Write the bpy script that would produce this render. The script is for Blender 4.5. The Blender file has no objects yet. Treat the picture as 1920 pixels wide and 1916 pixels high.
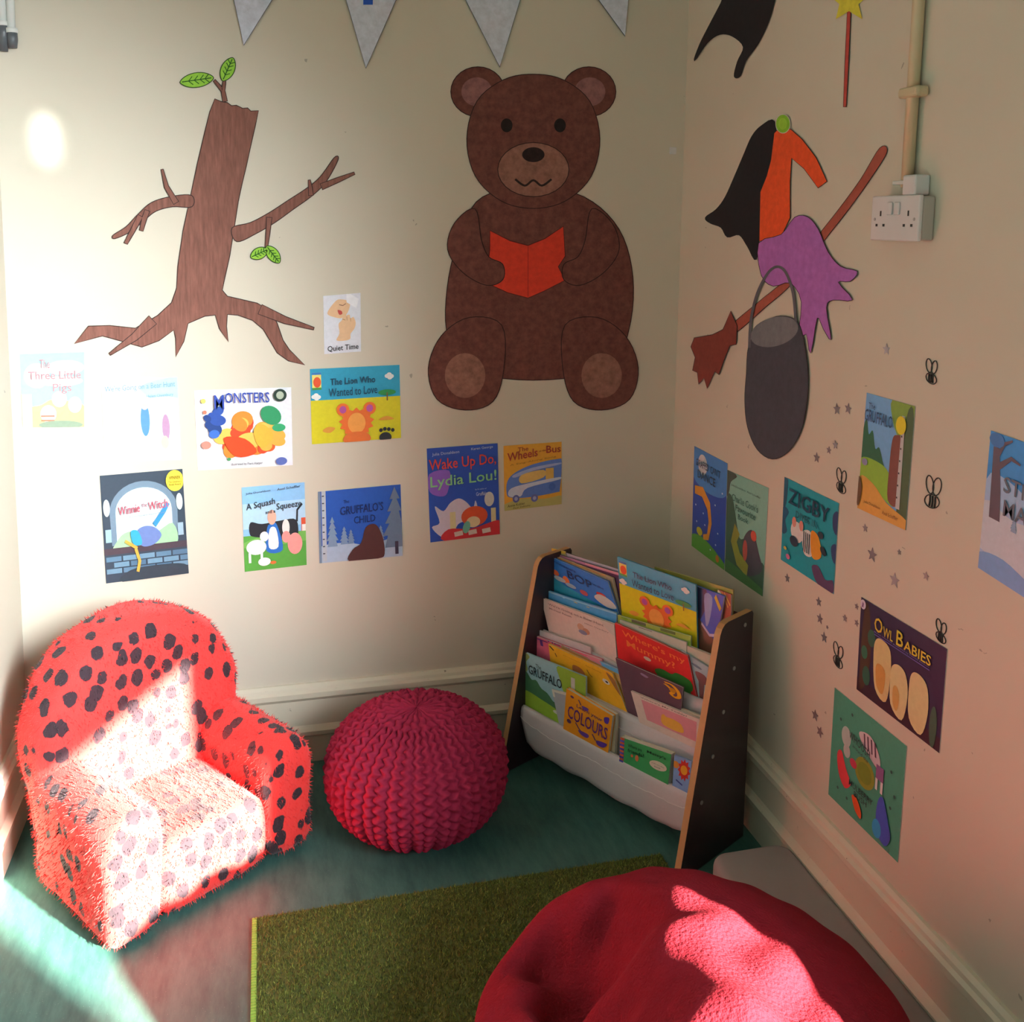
import bpy, bmesh, math, random
import numpy as np
from mathutils import Vector, Matrix, noise
from mathutils.geometry import tessellate_polygon
random.seed(7); RNG = np.random.default_rng(7)
SC = bpy.context.scene
COL = SC.collection

# ------------------------------------------------------------------ camera calibration
CAM = Vector((-1.2036, -2.6821, 1.5396)); FPX = 1814.2; PX0, PY0 = 960.0, 640.0
YAW, PITCH, ROLL = .2517, .1216, .0148
fw = Vector((math.sin(YAW)*math.cos(PITCH), math.cos(YAW)*math.cos(PITCH), -math.sin(PITCH)))
rt = Vector((math.cos(YAW), -math.sin(YAW), 0)); up = rt.cross(fw)
rt, up = math.cos(ROLL)*rt + math.sin(ROLL)*up, -math.sin(ROLL)*rt + math.cos(ROLL)*up
cd = bpy.data.cameras.new('camera'); cam = bpy.data.objects.new('camera', cd); COL.objects.link(cam)
cam.matrix_world = Matrix(((rt.x, up.x, -fw.x, CAM.x), (rt.y, up.y, -fw.y, CAM.y), (rt.z, up.z, -fw.z, CAM.z), (0, 0, 0, 1)))
cd.sensor_width = 36; cd.sensor_fit = 'HORIZONTAL'; cd.lens = FPX*36/1920
cd.shift_y = -(958-PY0)/1920; cd.shift_x = 0; cd.clip_start = .05; cd.clip_end = 60
SC.camera = cam

def ray(px, py): return rt*((px-PX0)/FPX) - up*((py-PY0)/FPX) + fw
def hit(px, py, n, p0):                       # photo measurement -> point on the plane (n, p0)
    d = ray(px, py); n = Vector(n); return CAM + d*((Vector(p0)-CAM).dot(n)/d.dot(n))
XL = -1.8363
WALLS = {'back': (Vector((0, -1, 0)), Vector((0, 0, 0))), 'right': (Vector((-1, 0, 0)), Vector((0, 0, 0))), 'floor': (Vector((0, 0, 1)), Vector((0, 0, 0)))}
def onw(wall, px, py, off=0.0):
    n, p = WALLS[wall]; return hit(px, py, n, p + n*off)

# ------------------------------------------------------------------ colour and materials
def lin(c):
    if isinstance(c, str):
        c = c.lstrip('#'); c = [int(c[i:i+2], 16)/255 for i in (0, 2, 4)]
    return tuple(((x/12.92) if x <= .04045 else ((x+.055)/1.055)**2.4) for x in c) + (1.0,)
def newmat(name):
    m = bpy.data.materials.new(name); m.use_nodes = True
    nt = m.node_tree; b = nt.nodes['Principled BSDF']; return m, nt, b
def node(nt, t, **kw):
    n = nt.nodes.new(t)
    for k, v in kw.items():
        if k in n.inputs: n.inputs[k].default_value = v
        else: setattr(n, k, v)
    return n
def bump(nt, b, src, strength=.3, dist=.002, prev=None):
    bn = node(nt, 'ShaderNodeBump', Strength=strength, Distance=dist)
    nt.links.new(src, bn.inputs['Height']); nt.links.new(bn.outputs[0], b.inputs['Normal']); return bn
def simple(name, col, rough=.6, noise_amt=.08, nscale=30, bmp=0, bdist=.001, metallic=0, sheen=0, bscale=None, spec=.5):
    m, nt, b = newmat(name); c = lin(col)
    tc = node(nt, 'ShaderNodeTexCoord'); nz = node(nt, 'ShaderNodeTexNoise', Scale=nscale, Detail=4.0)
    nt.links.new(tc.outputs['Object'], nz.inputs['Vector'])
    mx = node(nt, 'ShaderNodeMix', data_type='RGBA'); nt.links.new(nz.outputs['Fac'], mx.inputs[0])
    mx.inputs[6].default_value = tuple(x*(1-noise_amt) for x in c[:3])+(1,); mx.inputs[7].default_value = tuple(min(1, x*(1+noise_amt)) for x in c[:3])+(1,)
    nt.links.new(mx.outputs[2], b.inputs['Base Color'])
    b.inputs['Roughness'].default_value = rough; b.inputs['Metallic'].default_value = metallic; b.inputs['Specular IOR Level'].default_value = spec
    if sheen: b.inputs['Sheen Weight'].default_value = sheen
    if bmp:
        n2 = node(nt, 'ShaderNodeTexNoise', Scale=bscale or nscale*4, Detail=6.0); nt.links.new(tc.outputs['Object'], n2.inputs['Vector'])
        bump(nt, b, n2.outputs['Fac'], bmp, bdist)
    return m
def attrmat(name, rough=.45, mottled=0, mscale=60, spec=.5, bmp=0, stretch=None):
    m, nt, b = newmat(name)
    at = node(nt, 'ShaderNodeAttribute', attribute_name='Col'); src = at.outputs['Color']
    tc = node(nt, 'ShaderNodeTexCoord')
    nz = node(nt, 'ShaderNodeTexNoise', Scale=mscale, Detail=5.0, Roughness=.65)
    if stretch:
        mp = node(nt, 'ShaderNodeMapping'); mp.inputs['Scale'].default_value = stretch; nt.links.new(tc.outputs['Object'], mp.inputs[0]); nt.links.new(mp.outputs[0], nz.inputs['Vector'])
    else: nt.links.new(tc.outputs['Object'], nz.inputs['Vector'])
    if mottled:
        mr = node(nt, 'ShaderNodeMapRange'); mr.inputs[1].default_value = .3; mr.inputs[2].default_value = .7; mr.inputs[3].default_value = 1-mottled; mr.inputs[4].default_value = 1+mottled
        nt.links.new(nz.outputs['Fac'], mr.inputs[0])
        mx = node(nt, 'ShaderNodeVectorMath', operation='SCALE'); nt.links.new(src, mx.inputs[0]); nt.links.new(mr.outputs[0], mx.inputs['Scale']); src = mx.outputs[0]
    nt.links.new(src, b.inputs['Base Color'])
    b.inputs['Roughness'].default_value = rough; b.inputs['Specular IOR Level'].default_value = spec
    if bmp: bump(nt, b, nz.outputs['Fac'], bmp, .002)
    return m
M = {}
M['print'] = attrmat('laminated_print', .4, .05, 90, .4)
M['crayon'] = attrmat('painted_paper', .75, .3, 45, .2)
M['bark'] = attrmat('bark_paint', .75, .28, 40, .2, stretch=(3.2, 1, .35))
M['felt'] = attrmat('flat_paint', .8, .12, 60, .2)
M['pages'] = simple('page_block', '#d9d2c4', .8, .12, 400)
def wallmat():
    m, nt, b = newmat('cream_wall_paint'); tc = node(nt, 'ShaderNodeTexCoord')
    n1 = node(nt, 'ShaderNodeTexNoise', Scale=2.2, Detail=3.0); nt.links.new(tc.outputs['Object'], n1.inputs['Vector'])
    mx = node(nt, 'ShaderNodeMix', data_type='RGBA'); nt.links.new(n1.outputs['Fac'], mx.inputs[0])
    mx.inputs[6].default_value = lin('#d0c5b1'); mx.inputs[7].default_value = lin('#d8cfbd')
    # scattered scuffs and specks
    v = node(nt, 'ShaderNodeTexVoronoi', Scale=7.0); mp = node(nt, 'ShaderNodeMapping'); mp.inputs['Scale'].default_value = (1, 1, 1.7)
    n3 = node(nt, 'ShaderNodeTexNoise', Scale=40.0, Detail=3.0); nt.links.new(tc.outputs['Object'], n3.inputs['Vector'])
    add = node(nt, 'ShaderNodeVectorMath', operation='MULTIPLY_ADD'); add.inputs[1].default_value = (.05, .05, .05)
    nt.links.new(n3.outputs['Color'], add.inputs[0]); nt.links.new(tc.outputs['Object'], add.inputs[2]); nt.links.new(add.outputs[0], mp.inputs[0]); nt.links.new(mp.outputs[0], v.inputs['Vector'])
    lt = node(nt, 'ShaderNodeMath', operation='LESS_THAN'); lt.inputs[1].default_value = .035; nt.links.new(v.outputs['Distance'], lt.inputs[0])
    sc = node(nt, 'ShaderNodeMath', operation='MULTIPLY'); sc.inputs[1].default_value = .55; nt.links.new(lt.outputs[0], sc.inputs[0])
    m2 = node(nt, 'ShaderNodeMix', data_type='RGBA'); nt.links.new(sc.outputs[0], m2.inputs[0]); nt.links.new(mx.outputs[2], m2.inputs[6]); m2.inputs[7].default_value = lin('#7d7365')
    nt.links.new(m2.outputs[2], b.inputs['Base Color']); b.inputs['Roughness'].default_value = .42; b.inputs['Specular IOR Level'].default_value = .35
    n2 = node(nt, 'ShaderNodeTexNoise', Scale=55.0, Detail=5.0); nt.links.new(tc.outputs['Object'], n2.inputs['Vector']); bump(nt, b, n2.outputs['Fac'], .12, .002)
    return m
M['wall'] = wallmat()
M['ceil'] = simple('white_ceiling', '#e6e2da', .8)
def skirtmat():
    m, nt, b = newmat('chipped_gloss_skirting'); tc = node(nt, 'ShaderNodeTexCoord')
    n1 = node(nt, 'ShaderNodeTexNoise', Scale=60.0, Detail=6.0, Roughness=.7); nt.links.new(tc.outputs['Object'], n1.inputs['Vector'])
    rp = node(nt, 'ShaderNodeValToRGB'); nt.links.new(n1.outputs['Fac'], rp.inputs[0])
    e = rp.color_ramp.elements; e[0].position = .28; e[0].color = lin('#7c705f'); e[1].position = .34; e[1].color = lin('#ddd3bd')
    nt.links.new(rp.outputs[0], b.inputs['Base Color']); b.inputs['Roughness'].default_value = .35
    return m
M['skirt'] = skirtmat()
def floormat():
    m, nt, b = newmat('teal_vinyl_floor'); tc = node(nt, 'ShaderNodeTexCoord')
    mp = node(nt, 'ShaderNodeMapping'); mp.inputs['Scale'].default_value = (9, 2.2, 1); mp.inputs['Rotation'].default_value = (0, 0, .35)
    n1 = node(nt, 'ShaderNodeTexNoise', Scale=3.0, Detail=6.0, Roughness=.7); nt.links.new(tc.outputs['Object'], mp.inputs[0]); nt.links.new(mp.outputs[0], n1.inputs['Vector'])
    rp = node(nt, 'ShaderNodeValToRGB'); nt.links.new(n1.outputs['Fac'], rp.inputs[0])
    e = rp.color_ramp.elements; e[0].position = .3; e[0].color = lin('#2f5450'); e[1].position = .72; e[1].color = lin('#4a756d')
    v = node(nt, 'ShaderNodeTexVoronoi', Scale=120.0); nt.links.new(tc.outputs['Object'], v.inputs['Vector'])
    lt = node(nt, 'ShaderNodeMath', operation='LESS_THAN'); lt.inputs[1].default_value = .07; nt.links.new(v.outputs['Distance'], lt.inputs[0])
    ml = node(nt, 'ShaderNodeMath', operation='MULTIPLY'); ml.inputs[1].default_value = .3; nt.links.new(lt.outputs[0], ml.inputs[0])
    mx = node(nt, 'ShaderNodeMix', data_type='RGBA'); nt.links.new(ml.outputs[0], mx.inputs[0]); nt.links.new(rp.outputs[0], mx.inputs[6]); mx.inputs[7].default_value = lin('#a9c9c0')
    nt.links.new(mx.outputs[2], b.inputs['Base Color']); b.inputs['Roughness'].default_value = .5; b.inputs['Specular IOR Level'].default_value = .3
    return m
M['floor'] = floormat()
M['dark'] = simple('dark_walnut_laminate', '#33242a', .45, .25, 25)
M['edge'] = simple('beech_edge', '#b98a58', .5, .12, 40)
M['canvas'] = simple('white_sling_canvas', '#d3c9cc', .75, .05, 200, .15, .0006)
M['thread'] = simple('pale_thread', '#ece5e4', .8)
M['rod'] = simple('pale_rod', '#bfb2a8', .5)
M['screw'] = simple('steel_screw', '#b9b4b4', .35, metallic=.6)
M['plastic'] = simple('white_plastic', '#dcd7d6', .35, .03)
M['plasticgrey'] = simple('moulded_grey_plastic', '#b9b0a6', .4, .03)
M['hole'] = simple('dark_slot', '#2b2726', .6)
M['pipe'] = simple('painted_conduit', '#cdb894', .35, .05)
M['cable'] = simple('white_cable', '#d6d8d2', .4, .03)
M['cap'] = simple('grey_rubber_cap', '#565a5e', .4, .3, 60)
M['pouf'] = simple('crimson_knit', '#962742', 1.0, .14, 160, .3, .0015, sheen=.0, bscale=900, spec=.08)
M['bean'] = simple('red_fleece', '#84202c', 1.0, .16, 25, .8, .007, sheen=.0, bscale=170, spec=.06)
M['grey'] = simple('grey_upholstery', '#918886', 1.0, .08, 18, .25, .0012, bscale=300)
M['rugbase'] = simple('green_rug_backing', '#4f5a26', .9, .3, 120)
M['blade'] = attrmat('turf_blade', .8, 0)
M['binding'] = simple('lime_binding', '#7fae45', .8, .25, 300)
M['glassframe'] = simple('white_window_paint', '#e4e0d8', .4)
def furmat():
    m, nt, b = newmat('red_spotted_plush'); tc = node(nt, 'ShaderNodeTexCoord')
    n1 = node(nt, 'ShaderNodeTexNoise', Scale=38.0, Detail=3.0); nt.links.new(tc.outputs['Object'], n1.inputs['Vector'])
    add = node(nt, 'ShaderNodeVectorMath', operation='MULTIPLY_ADD'); add.inputs[1].default_value = (.016, .016, .022)
    nt.links.new(n1.outputs['Color'], add.inputs[0]); nt.links.new(tc.outputs['Object'], add.inputs[2])
    mp = node(nt, 'ShaderNodeMapping'); mp.inputs['Scale'].default_value = (1.0, 1.0, .78); nt.links.new(add.outputs[0], mp.inputs[0])
    v = node(nt, 'ShaderNodeTexVoronoi', Scale=24.0, Randomness=.72); nt.links.new(mp.outputs[0], v.inputs['Vector'])
    rp = node(nt, 'ShaderNodeValToRGB'); nt.links.new(v.outputs['Distance'], rp.inputs[0])
    e = rp.color_ramp.elements; e[0].position = .36; e[0].color = lin('#2a1822'); e[1].position = .40; e[1].color = lin('#ee3733')
    nt.links.new(rp.outputs[0], b.inputs['Base Color']); b.inputs['Roughness'].default_value = .85; b.inputs['Sheen Weight'].default_value = .15
    mp2 = node(nt, 'ShaderNodeMapping'); mp2.inputs['Scale'].default_value = (1, 1, .35); nt.links.new(tc.outputs['Object'], mp2.inputs[0])
    n2 = node(nt, 'ShaderNodeTexNoise', Scale=260.0, Detail=4.0); nt.links.new(mp2.outputs[0], n2.inputs['Vector']); bump(nt, b, n2.outputs['Fac'], .6, .004)
    return m
M['fur'] = furmat()

# ------------------------------------------------------------------ object helpers
def link(name, me, parent=None, mats=()):
    o = bpy.data.objects.new(name, me); COL.objects.link(o)
    for m in mats: me.materials.append(m)
    if parent: o.parent = parent
    return o
def tag(o, label, cat, group=None):
    o['label'] = label; o['category'] = cat
    if group: o['group'] = group
    return o
def struct(o): o['kind'] = 'structure'; return o
def empty(name, loc=(0, 0, 0), rz=0):
    o = bpy.data.objects.new(name, None); COL.objects.link(o); o.location = loc; o.rotation_euler = (0, 0, rz); o.empty_display_size = .05; return o
def mesh(name, verts, faces, mat, parent=None, smooth=False, mi=None, mats=None):
    me = bpy.data.meshes.new(name); me.from_pydata([tuple(v) for v in verts], [], faces); me.update()
    if smooth: me.polygons.foreach_set('use_smooth', [True]*len(me.polygons))
    o = link(name, me, parent, mats or [mat])
    if mi: me.polygons.foreach_set('material_index', mi)
    return o
def bm_obj(name, bm, mat, parent=None, smooth=False):
    bmesh.ops.recalc_face_normals(bm, faces=bm.faces)
    me = bpy.data.meshes.new(name); bm.to_mesh(me); bm.free()
    if smooth: me.polygons.foreach_set('use_smooth', [True]*len(me.polygons))
    return link(name, me, parent, [mat])
def box_bm(bm, p0, p1, bevel=0):
    r = bmesh.ops.create_cube(bm, size=1); vs = r['verts']
    c = [(a+b)/2 for a, b in zip(p0, p1)]; s = [b-a for a, b in zip(p0, p1)]
    bmesh.ops.scale(bm, verts=vs, vec=s); bmesh.ops.translate(bm, verts=vs, vec=c)
    if bevel:
        es = list({e for v in vs for e in v.link_edges}); bmesh.ops.bevel(bm, geom=es, offset=bevel, segments=3, profile=.5, affect='EDGES')
def box(name, p0, p1, mat, parent=None, bevel=0):
    bm = bmesh.new(); box_bm(bm, p0, p1, bevel); return bm_obj(name, bm, mat, parent)
def tube_geo(pts, r, seg=10):
    V, F = [], []; n = len(pts); pts = [Vector(p) for p in pts]
    for i, p in enumerate(pts):
        t = (pts[min(i+1, n-1)]-pts[max(i-1, 0)]).normalized()
        a = t.cross(Vector((.3, .2, 1)) if abs(t.z) < .9 else Vector((1, .1, 0))).normalized(); b = t.cross(a)
        rr = r[i] if isinstance(r, (list, tuple)) else r
        for k in range(seg):
            w = 2*math.pi*k/seg; V.append(p + (a*math.cos(w)+b*math.sin(w))*rr)
    for i in range(n-1):
        for k in range(seg):
            F.append((i*seg+k, i*seg+(k+1) % seg, (i+1)*seg+(k+1) % seg, (i+1)*seg+k))
    F.append(tuple(range(seg-1, -1, -1))); F.append(tuple((n-1)*seg+k for k in range(seg)))
    return V, F
def tube(name, pts, r, mat, parent=None, seg=10):
    V, F = tube_geo(pts, r, seg); return mesh(name, V, F, mat, parent, True)

# ------------------------------------------------------------------ flat art: shapes laid on a sheet
class Art:
    """polygons with their own colours stacked a hair apart on a sheet"""
    def __init__(s): s.V, s.F, s.C = [], [], []
    def poly(s, pts, n, layer, col, step=.00018):
        off = n*(step*layer); pts = [Vector(p) for p in pts]; b = len(s.V)
        ax = n.cross(Vector((0, 0, 1))).normalized() if abs(n.z) < .95 else Vector((1, 0, 0)); ay = n.cross(ax)
        flat = [Vector((p.dot(ax), p.dot(ay), 0)) for p in pts]
        tri = tessellate_polygon([flat]); s.V += [p+off for p in pts]; c = lin(col)
        for t in tri:
            a, bb, cc = [pts[i] for i in t]
            t = t if (bb-a).cross(cc-a).dot(n) > 0 else (t[0], t[2], t[1])
            s.F.append(tuple(b+i for i in t)); s.C.append(c)
    def quad(s, pts, col): b = len(s.V); s.V += [Vector(p) for p in pts]; s.F.append((b, b+1, b+2, b+3)); s.C.append(lin(col))
    def build(s, name, mat, parent=None):
        me = bpy.data.meshes.new(name); me.from_pydata([tuple(v) for v in s.V], [], s.F); me.update()
        at = me.color_attributes.new('Col', 'FLOAT_COLOR', 'CORNER'); buf = []
        for p, c in zip(me.polygons, s.C): buf += list(c)*p.loop_total
        at.data.foreach_set('color', buf)
        return link(name, me, parent, [mat])
_tc = {}
def text_tris(body):
    if body in _tc: return _tc[body]
    cu = bpy.data.curves.new('glyphs', 'FONT'); cu.body = body; cu.resolution_u = 2; cu.offset = .010 if len(body) < 14 else .003
    ob = bpy.data.objects.new('glyphs', cu); COL.objects.link(ob)
    dg = bpy.context.evaluated_depsgraph_get(); dg.update(); me = bpy.data.meshes.new_from_object(ob.evaluated_get(dg))
    me.calc_loop_triangles(); V = [v.co.copy() for v in me.vertices]; T = [tuple(t.vertices) for t in me.loop_triangles]
    bpy.data.objects.remove(ob); bpy.data.curves.remove(cu); bpy.data.meshes.remove(me)
    x0 = min(v.x for v in V); x1 = max(v.x for v in V); y0 = min(v.y for v in V); y1 = max(v.y for v in V)
    _tc[body] = ([((v.x-x0)/(x1-x0+1e-9), 1-(v.y-y0)/(y1-y0+1e-9)) for v in V], T); return _tc[body]
def smoothpts(pts, k=5, closed=True):
    n = len(pts); out = []
    for i in range(n if closed else n-1):
        g = lambda j: pts[j % n] if closed else pts[max(0, min(n-1, j))]
        p0, p1, p2, p3 = g(i-1), g(i), g(i+1), g(i+2)
        for s in range(k):
            t = s/k; out.append(tuple(.5*((2*b)+(-a+c)*t+(2*a-5*b+4*c-d)*t*t+(-a+3*b-3*c+d)*t**3) for a, b, c, d in zip(p0, p1, p2, p3)))
    if not closed: out.append(pts[-1])
    return out
def ell(cx, cy, rx, ry, n=28, rot=0):
    r = math.radians(rot)
    return [(cx+rx*math.cos(t)*math.cos(r)-ry*math.sin(t)*math.sin(r), cy+rx*math.cos(t)*math.sin(r)+ry*math.sin(t)*math.cos(r)) for t in [2*math.pi*i/n for i in range(n)]]
def star(cx, cy, r, n=5, q=.42, rot=-90):
    return [(cx+(r if i % 2 == 0 else r*q)*math.cos(math.radians(rot+180*i/n)), cy+(r if i % 2 == 0 else r*q)*math.sin(math.radians(rot+180*i/n))) for i in range(2*n)]
def strip(pts, ws):
    """tapered ribbon outline round a polyline"""
    L, Rr = [], []; n = len(pts)
    if not isinstance(ws, (list, tuple)): ws = [ws]*n
    for i, p in enumerate(pts):
        a = pts[max(0, i-1)]; b = pts[min(n-1, i+1)]; d = math.hypot(b[0]-a[0], b[1]-a[1]) or 1; nx, ny = -(b[1]-a[1])/d, (b[0]-a[0])/d
        L.append((p[0]+nx*ws[i]/2, p[1]+ny*ws[i]/2)); Rr.append((p[0]-nx*ws[i]/2, p[1]-ny*ws[i]/2))
    return L+Rr[::-1]
def grow(pts, w):
    n = len(pts); A = sum(pts[i][0]*pts[(i+1) % n][1]-pts[(i+1) % n][0]*pts[i][1] for i in range(n)); s = 1 if A > 0 else -1; out = []
    for i in range(n):
        a, p, b = pts[i-1], pts[i], pts[(i+1) % n]
        d1 = (p[0]-a[0], p[1]-a[1]); d2 = (b[0]-p[0], b[1]-p[1]); l1 = math.hypot(*d1) or 1; l2 = math.hypot(*d2) or 1
        nx = s*(d1[1]/l1+d2[1]/l2); ny = -s*(d1[0]/l1+d2[0]/l2); l = math.hypot(nx, ny) or 1
        out.append((p[0]+nx/l*w, p[1]+ny/l*w))
    return out
# shape language in unit sheet coordinates (u to the right, v downwards)
def R(u0, v0, u1, v1, c): return ('p', [(u0, v0), (u1, v0), (u1, v1), (u0, v1)], c)
def E(cx, cy, rx, ry, c, rot=0): return ('p', ell(cx, cy, rx, ry, 22, rot), c)
def P(pts, c): return ('p', pts, c)
def S(pts, c, k=4): return ('p', smoothpts(pts, k), c)
def L(pts, w, c): return ('p', strip(pts, w), c)
def T(s, u0, v0, u1, v1, c, slope=0, arc=0): return ('t', s, u0, v0, u1, v1, c, slope, arc)
def lerp_quad(q, u, v):
    tl, tr, br, bl = q; u_ = u; v_ = v
    return tl*((1-u_)*(1-v_)) + tr*(u_*(1-v_)) + br*(u_*v_) + bl*((1-u_)*v_)
def sheet(name, q, n, thick, base, shapes, parent=None, mat='print', part='lettering'):
    """a printed sheet on quad q (TL,TR,BR,BL) facing n, with a child mesh for its lettering"""
    a = Art(); q = [Vector(p) for p in q]; bq = [p-n*thick for p in q]
    a.quad([q[0], q[3], q[2], q[1]], base)
    for i in range(4): a.quad([q[i], q[(i+1) % 4], bq[(i+1) % 4], bq[i]], '#d8d4cc')
    lay = 1; txt = []
    for s in shapes:
        if s[0] == 'p':
            a.poly([lerp_quad(q, min(1, max(0, u)), min(1, max(0, v))) for u, v in s[1]], n, lay, s[2]); lay += 1
        else: txt.append(s)
    o = a.build(name, M[mat], parent)
    for _, body, u0, v0, u1, v1, c, slope, arc in txt:
        b = Art(); V, Tt = text_tris(body); cc = lin(c)
        for x, y in V:
            u = u0+(u1-u0)*x; v = v0+(v1-v0)*y+slope*(x-.5)-arc*(1-(2*x-1)**2)
            b.V.append(lerp_quad(q, u, v)+n*(.00018*(lay+2)))
        for t in Tt:
            p0, p1, p2 = [b.V[i] for i in t]
            t = t if (p1-p0).cross(p2-p0).dot(n) > 0 else (t[0], t[2], t[1])
            b.F.append(tuple(t)); b.C.append(cc)
        b.build(part, M[mat], o)
    return o

# ------------------------------------------------------------------ the room
struct(mesh('floor', [(-4.6, -5, 0), (.3, -5, 0), (.3, .3, 0), (-4.6, .3, 0)], [(0, 1, 2, 3)], M['floor']))
struct(box('ceiling', (-4.6, -5, 2.75), (.3, .3, 2.9), M['ceil']))
struct(box('wall_back', (XL-.3, 0, 0), (.3, .3, 2.75), M['wall']))
struct(box('wall_left', (XL-.3, -1.25, 0), (XL, 0, 2.75), M['wall']))
WY0, WY1, WZ0, WZ1 = -2.72, -1.895, .60, 1.24
bm = bmesh.new()
box_bm(bm, (0, WY1, 0), (.08, .0, 2.75)); box_bm(bm, (0, -5, 0), (.08, WY0, 2.75)); box_bm(bm, (0, WY0, 0), (.08, WY1, WZ0)); box_bm(bm, (0, WY0, WZ1), (.08, WY1, 2.75))
struct(bm_obj('wall_right', bm, M['wall']))
bm = bmesh.new()
for p0, p1 in [((.03, WY0, WZ0), (.06, WY0+.03, WZ1)), ((.03, WY1-.03, WZ0), (.06, WY1, WZ1)), ((.03, WY0, WZ0), (.06, WY1, WZ0+.03)), ((.03, WY0, WZ1-.03), (.06, WY1, WZ1))]: box_bm(bm, p0, p1)
win = struct(bm_obj('window_1', bm, M['glassframe']))
box('window_sill', (-.035, WY0-.03, WZ0-.03), (.03, WY1+.03, WZ0-.001), M['glassframe'], win, .006)
bm = bmesh.new()
for p0, p1 in [((-.012, -3.06, 1.30), (-.001, -3.0, 2.4)), ((-.012, -2.0, 1.30), (-.001, -1.94, 2.4)), ((-.012, -3.0, 1.30), (-.001, -2.0, 1.35)), ((-.012, -3.0, 2.35), (-.001, -2.0, 2.4))]: box_bm(bm, p0, p1)
added_frame = struct(bm_obj('added_blind_frame', bm, M['glassframe']))  # added out-of-view frame on solid wall, dressing for the fill lamp
box('added_blind_panel', (-.005, -3.0, 1.35), (-.001, -2.0, 2.35), M['ceil'], added_frame)  # added opaque panel behind the fill lamp, no opening here
SK = [(0, 0), (.020, 0), (.020, .078), (.027, .083), (.028, .095), (.018, .103), (.013, .108), (.013, .182), (.019, .188), (.024, .194), (.024, .208), (.017, .214), (.015, .222), (.008, .230), (0, .230)]
def skirting(name, a, b, n):
    a, b, n = Vector(a), Vector(b), Vector(n); V, F = [], []
    for p in (a, b): V += [p+n*d+Vector((0, 0, z)) for d, z in SK]
    k = len(SK); F = [(i, (i+1) % k, k+(i+1) % k, k+i) for i in range(k)]+[tuple(range(k)), tuple(range(2*k-1, k-1, -1))]
    return struct(mesh(name, V, F, M['skirt']))
skirting('baseboard_back', (XL, 0, 0), (0, 0, 0), (0, -1, 0))
skirting('baseboard_right', (0, -.028, 0), (0, -5, 0), (-1, 0, 0))
skirting('baseboard_left', (XL, -.028, 0), (XL, -1.25, 0), (1, 0, 0))

# ------------------------------------------------------------------ wall paintings (plain stand-ins of the size and colours of the cut-outs)
def paint(wall, name, pts, col, parent, layer=1, outline=None, mat='crayon', ow=1.6, extra=()):
    """cut-out painted shape: pts measured on the photo, built on the wall plane; extra = [(pts, colour)] painted on top"""
    n = WALLS[wall][0]; a = Art(); off = .0012+.0005*layer
    if outline: a.poly([onw(wall, x, y, off) for x, y in grow(pts, ow)], n, 0, outline)
    a.poly([onw(wall, x, y, off) for x, y in pts], n, 1, col)
    for i, (ep, ec) in enumerate(extra): a.poly([onw(wall, x, y, off) for x, y in ep], n, 2+i, ec)
    return a.build(name, M[mat], parent)
BR, BRO = '#7d5348', '#3b2a28'
tree = empty('tree_mural', onw('back', 400, 400, 0)); tag(tree, 'brown tree trunk cut-out with forked branches and green leaves on the back wall', 'mural')
def child_of(o, parent):
    o.parent = parent; o.matrix_parent_inverse = Matrix.Translation(parent.location).inverted(); return o
def tp(name, pts, col, layer, outline=BRO, mat='bark', extra=()): return child_of(paint('back', name, pts, col, None, layer, outline, mat, extra=extra), tree)
trunk = [(403, 186), (414, 191), (426, 193), (434, 199), (443, 198), (455, 204), (464, 203), (470, 209), (484, 208), (478, 236), (469, 275), (461, 312), (453, 345), (446, 378), (438, 430), (430, 480), (421, 520), (416, 544),
         (426, 556), (452, 562), (482, 569), (505, 583), (519, 606), (530, 638), (542, 656), (571, 684), (541, 676), (520, 661), (508, 640), (494, 617), (474, 600), (446, 590), (426, 589), (424, 612), (428, 640), (412, 616), (404, 590), (384, 592),
         (352, 606), (344, 640), (330, 668), (330, 634), (326, 618), (298, 638), (266, 650), (232, 640), (192, 629), (140, 644), (166, 612), (206, 611), (254, 616), (296, 592), (322, 568), (332, 540), (334, 500), (344, 432), (357, 372), (370, 310), (384, 250), (394, 210)]
tp('trunk', trunk, BR, 1)
tp('branch', smoothpts(strip([(359, 377), (322, 378), (288, 388), (264, 408), (240, 430), (214, 444)], [20, 18, 17, 15, 11, 6])), BR, 2)
tp('branch', smoothpts(strip([(440, 440), (474, 428), (510, 408), (545, 384), (580, 360), (606, 336), (630, 298)], [26, 22, 20, 18, 16, 13, 7])), BR, 2)
for pts, w in [([(263, 405), (250, 430), (236, 456)], [10, 8, 6]), ([(276, 395), (270, 412), (265, 432)], [9, 8, 6]), ([(603, 350), (632, 338), (664, 325)], [11, 8, 4]), ([(583, 366), (582, 352), (580, 338)], [8, 6, 3]), ([(422, 190), (418, 170), (402, 151)], [8, 6, 4]), ([(418, 172), (420, 158), (422, 142)], [6, 5, 3]), ([(505, 408), (502, 440), (499, 468)], [9, 6, 4]), ([(286, 600), (252, 632), (206, 664)], [20, 13, 4]), ([(488, 580), (534, 600), (588, 616)], [18, 12, 4]), ([(330, 380), (312, 350), (304, 318)], [10, 7, 3])]:
    tp('twig', strip(pts, w), BR, 3)
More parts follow.
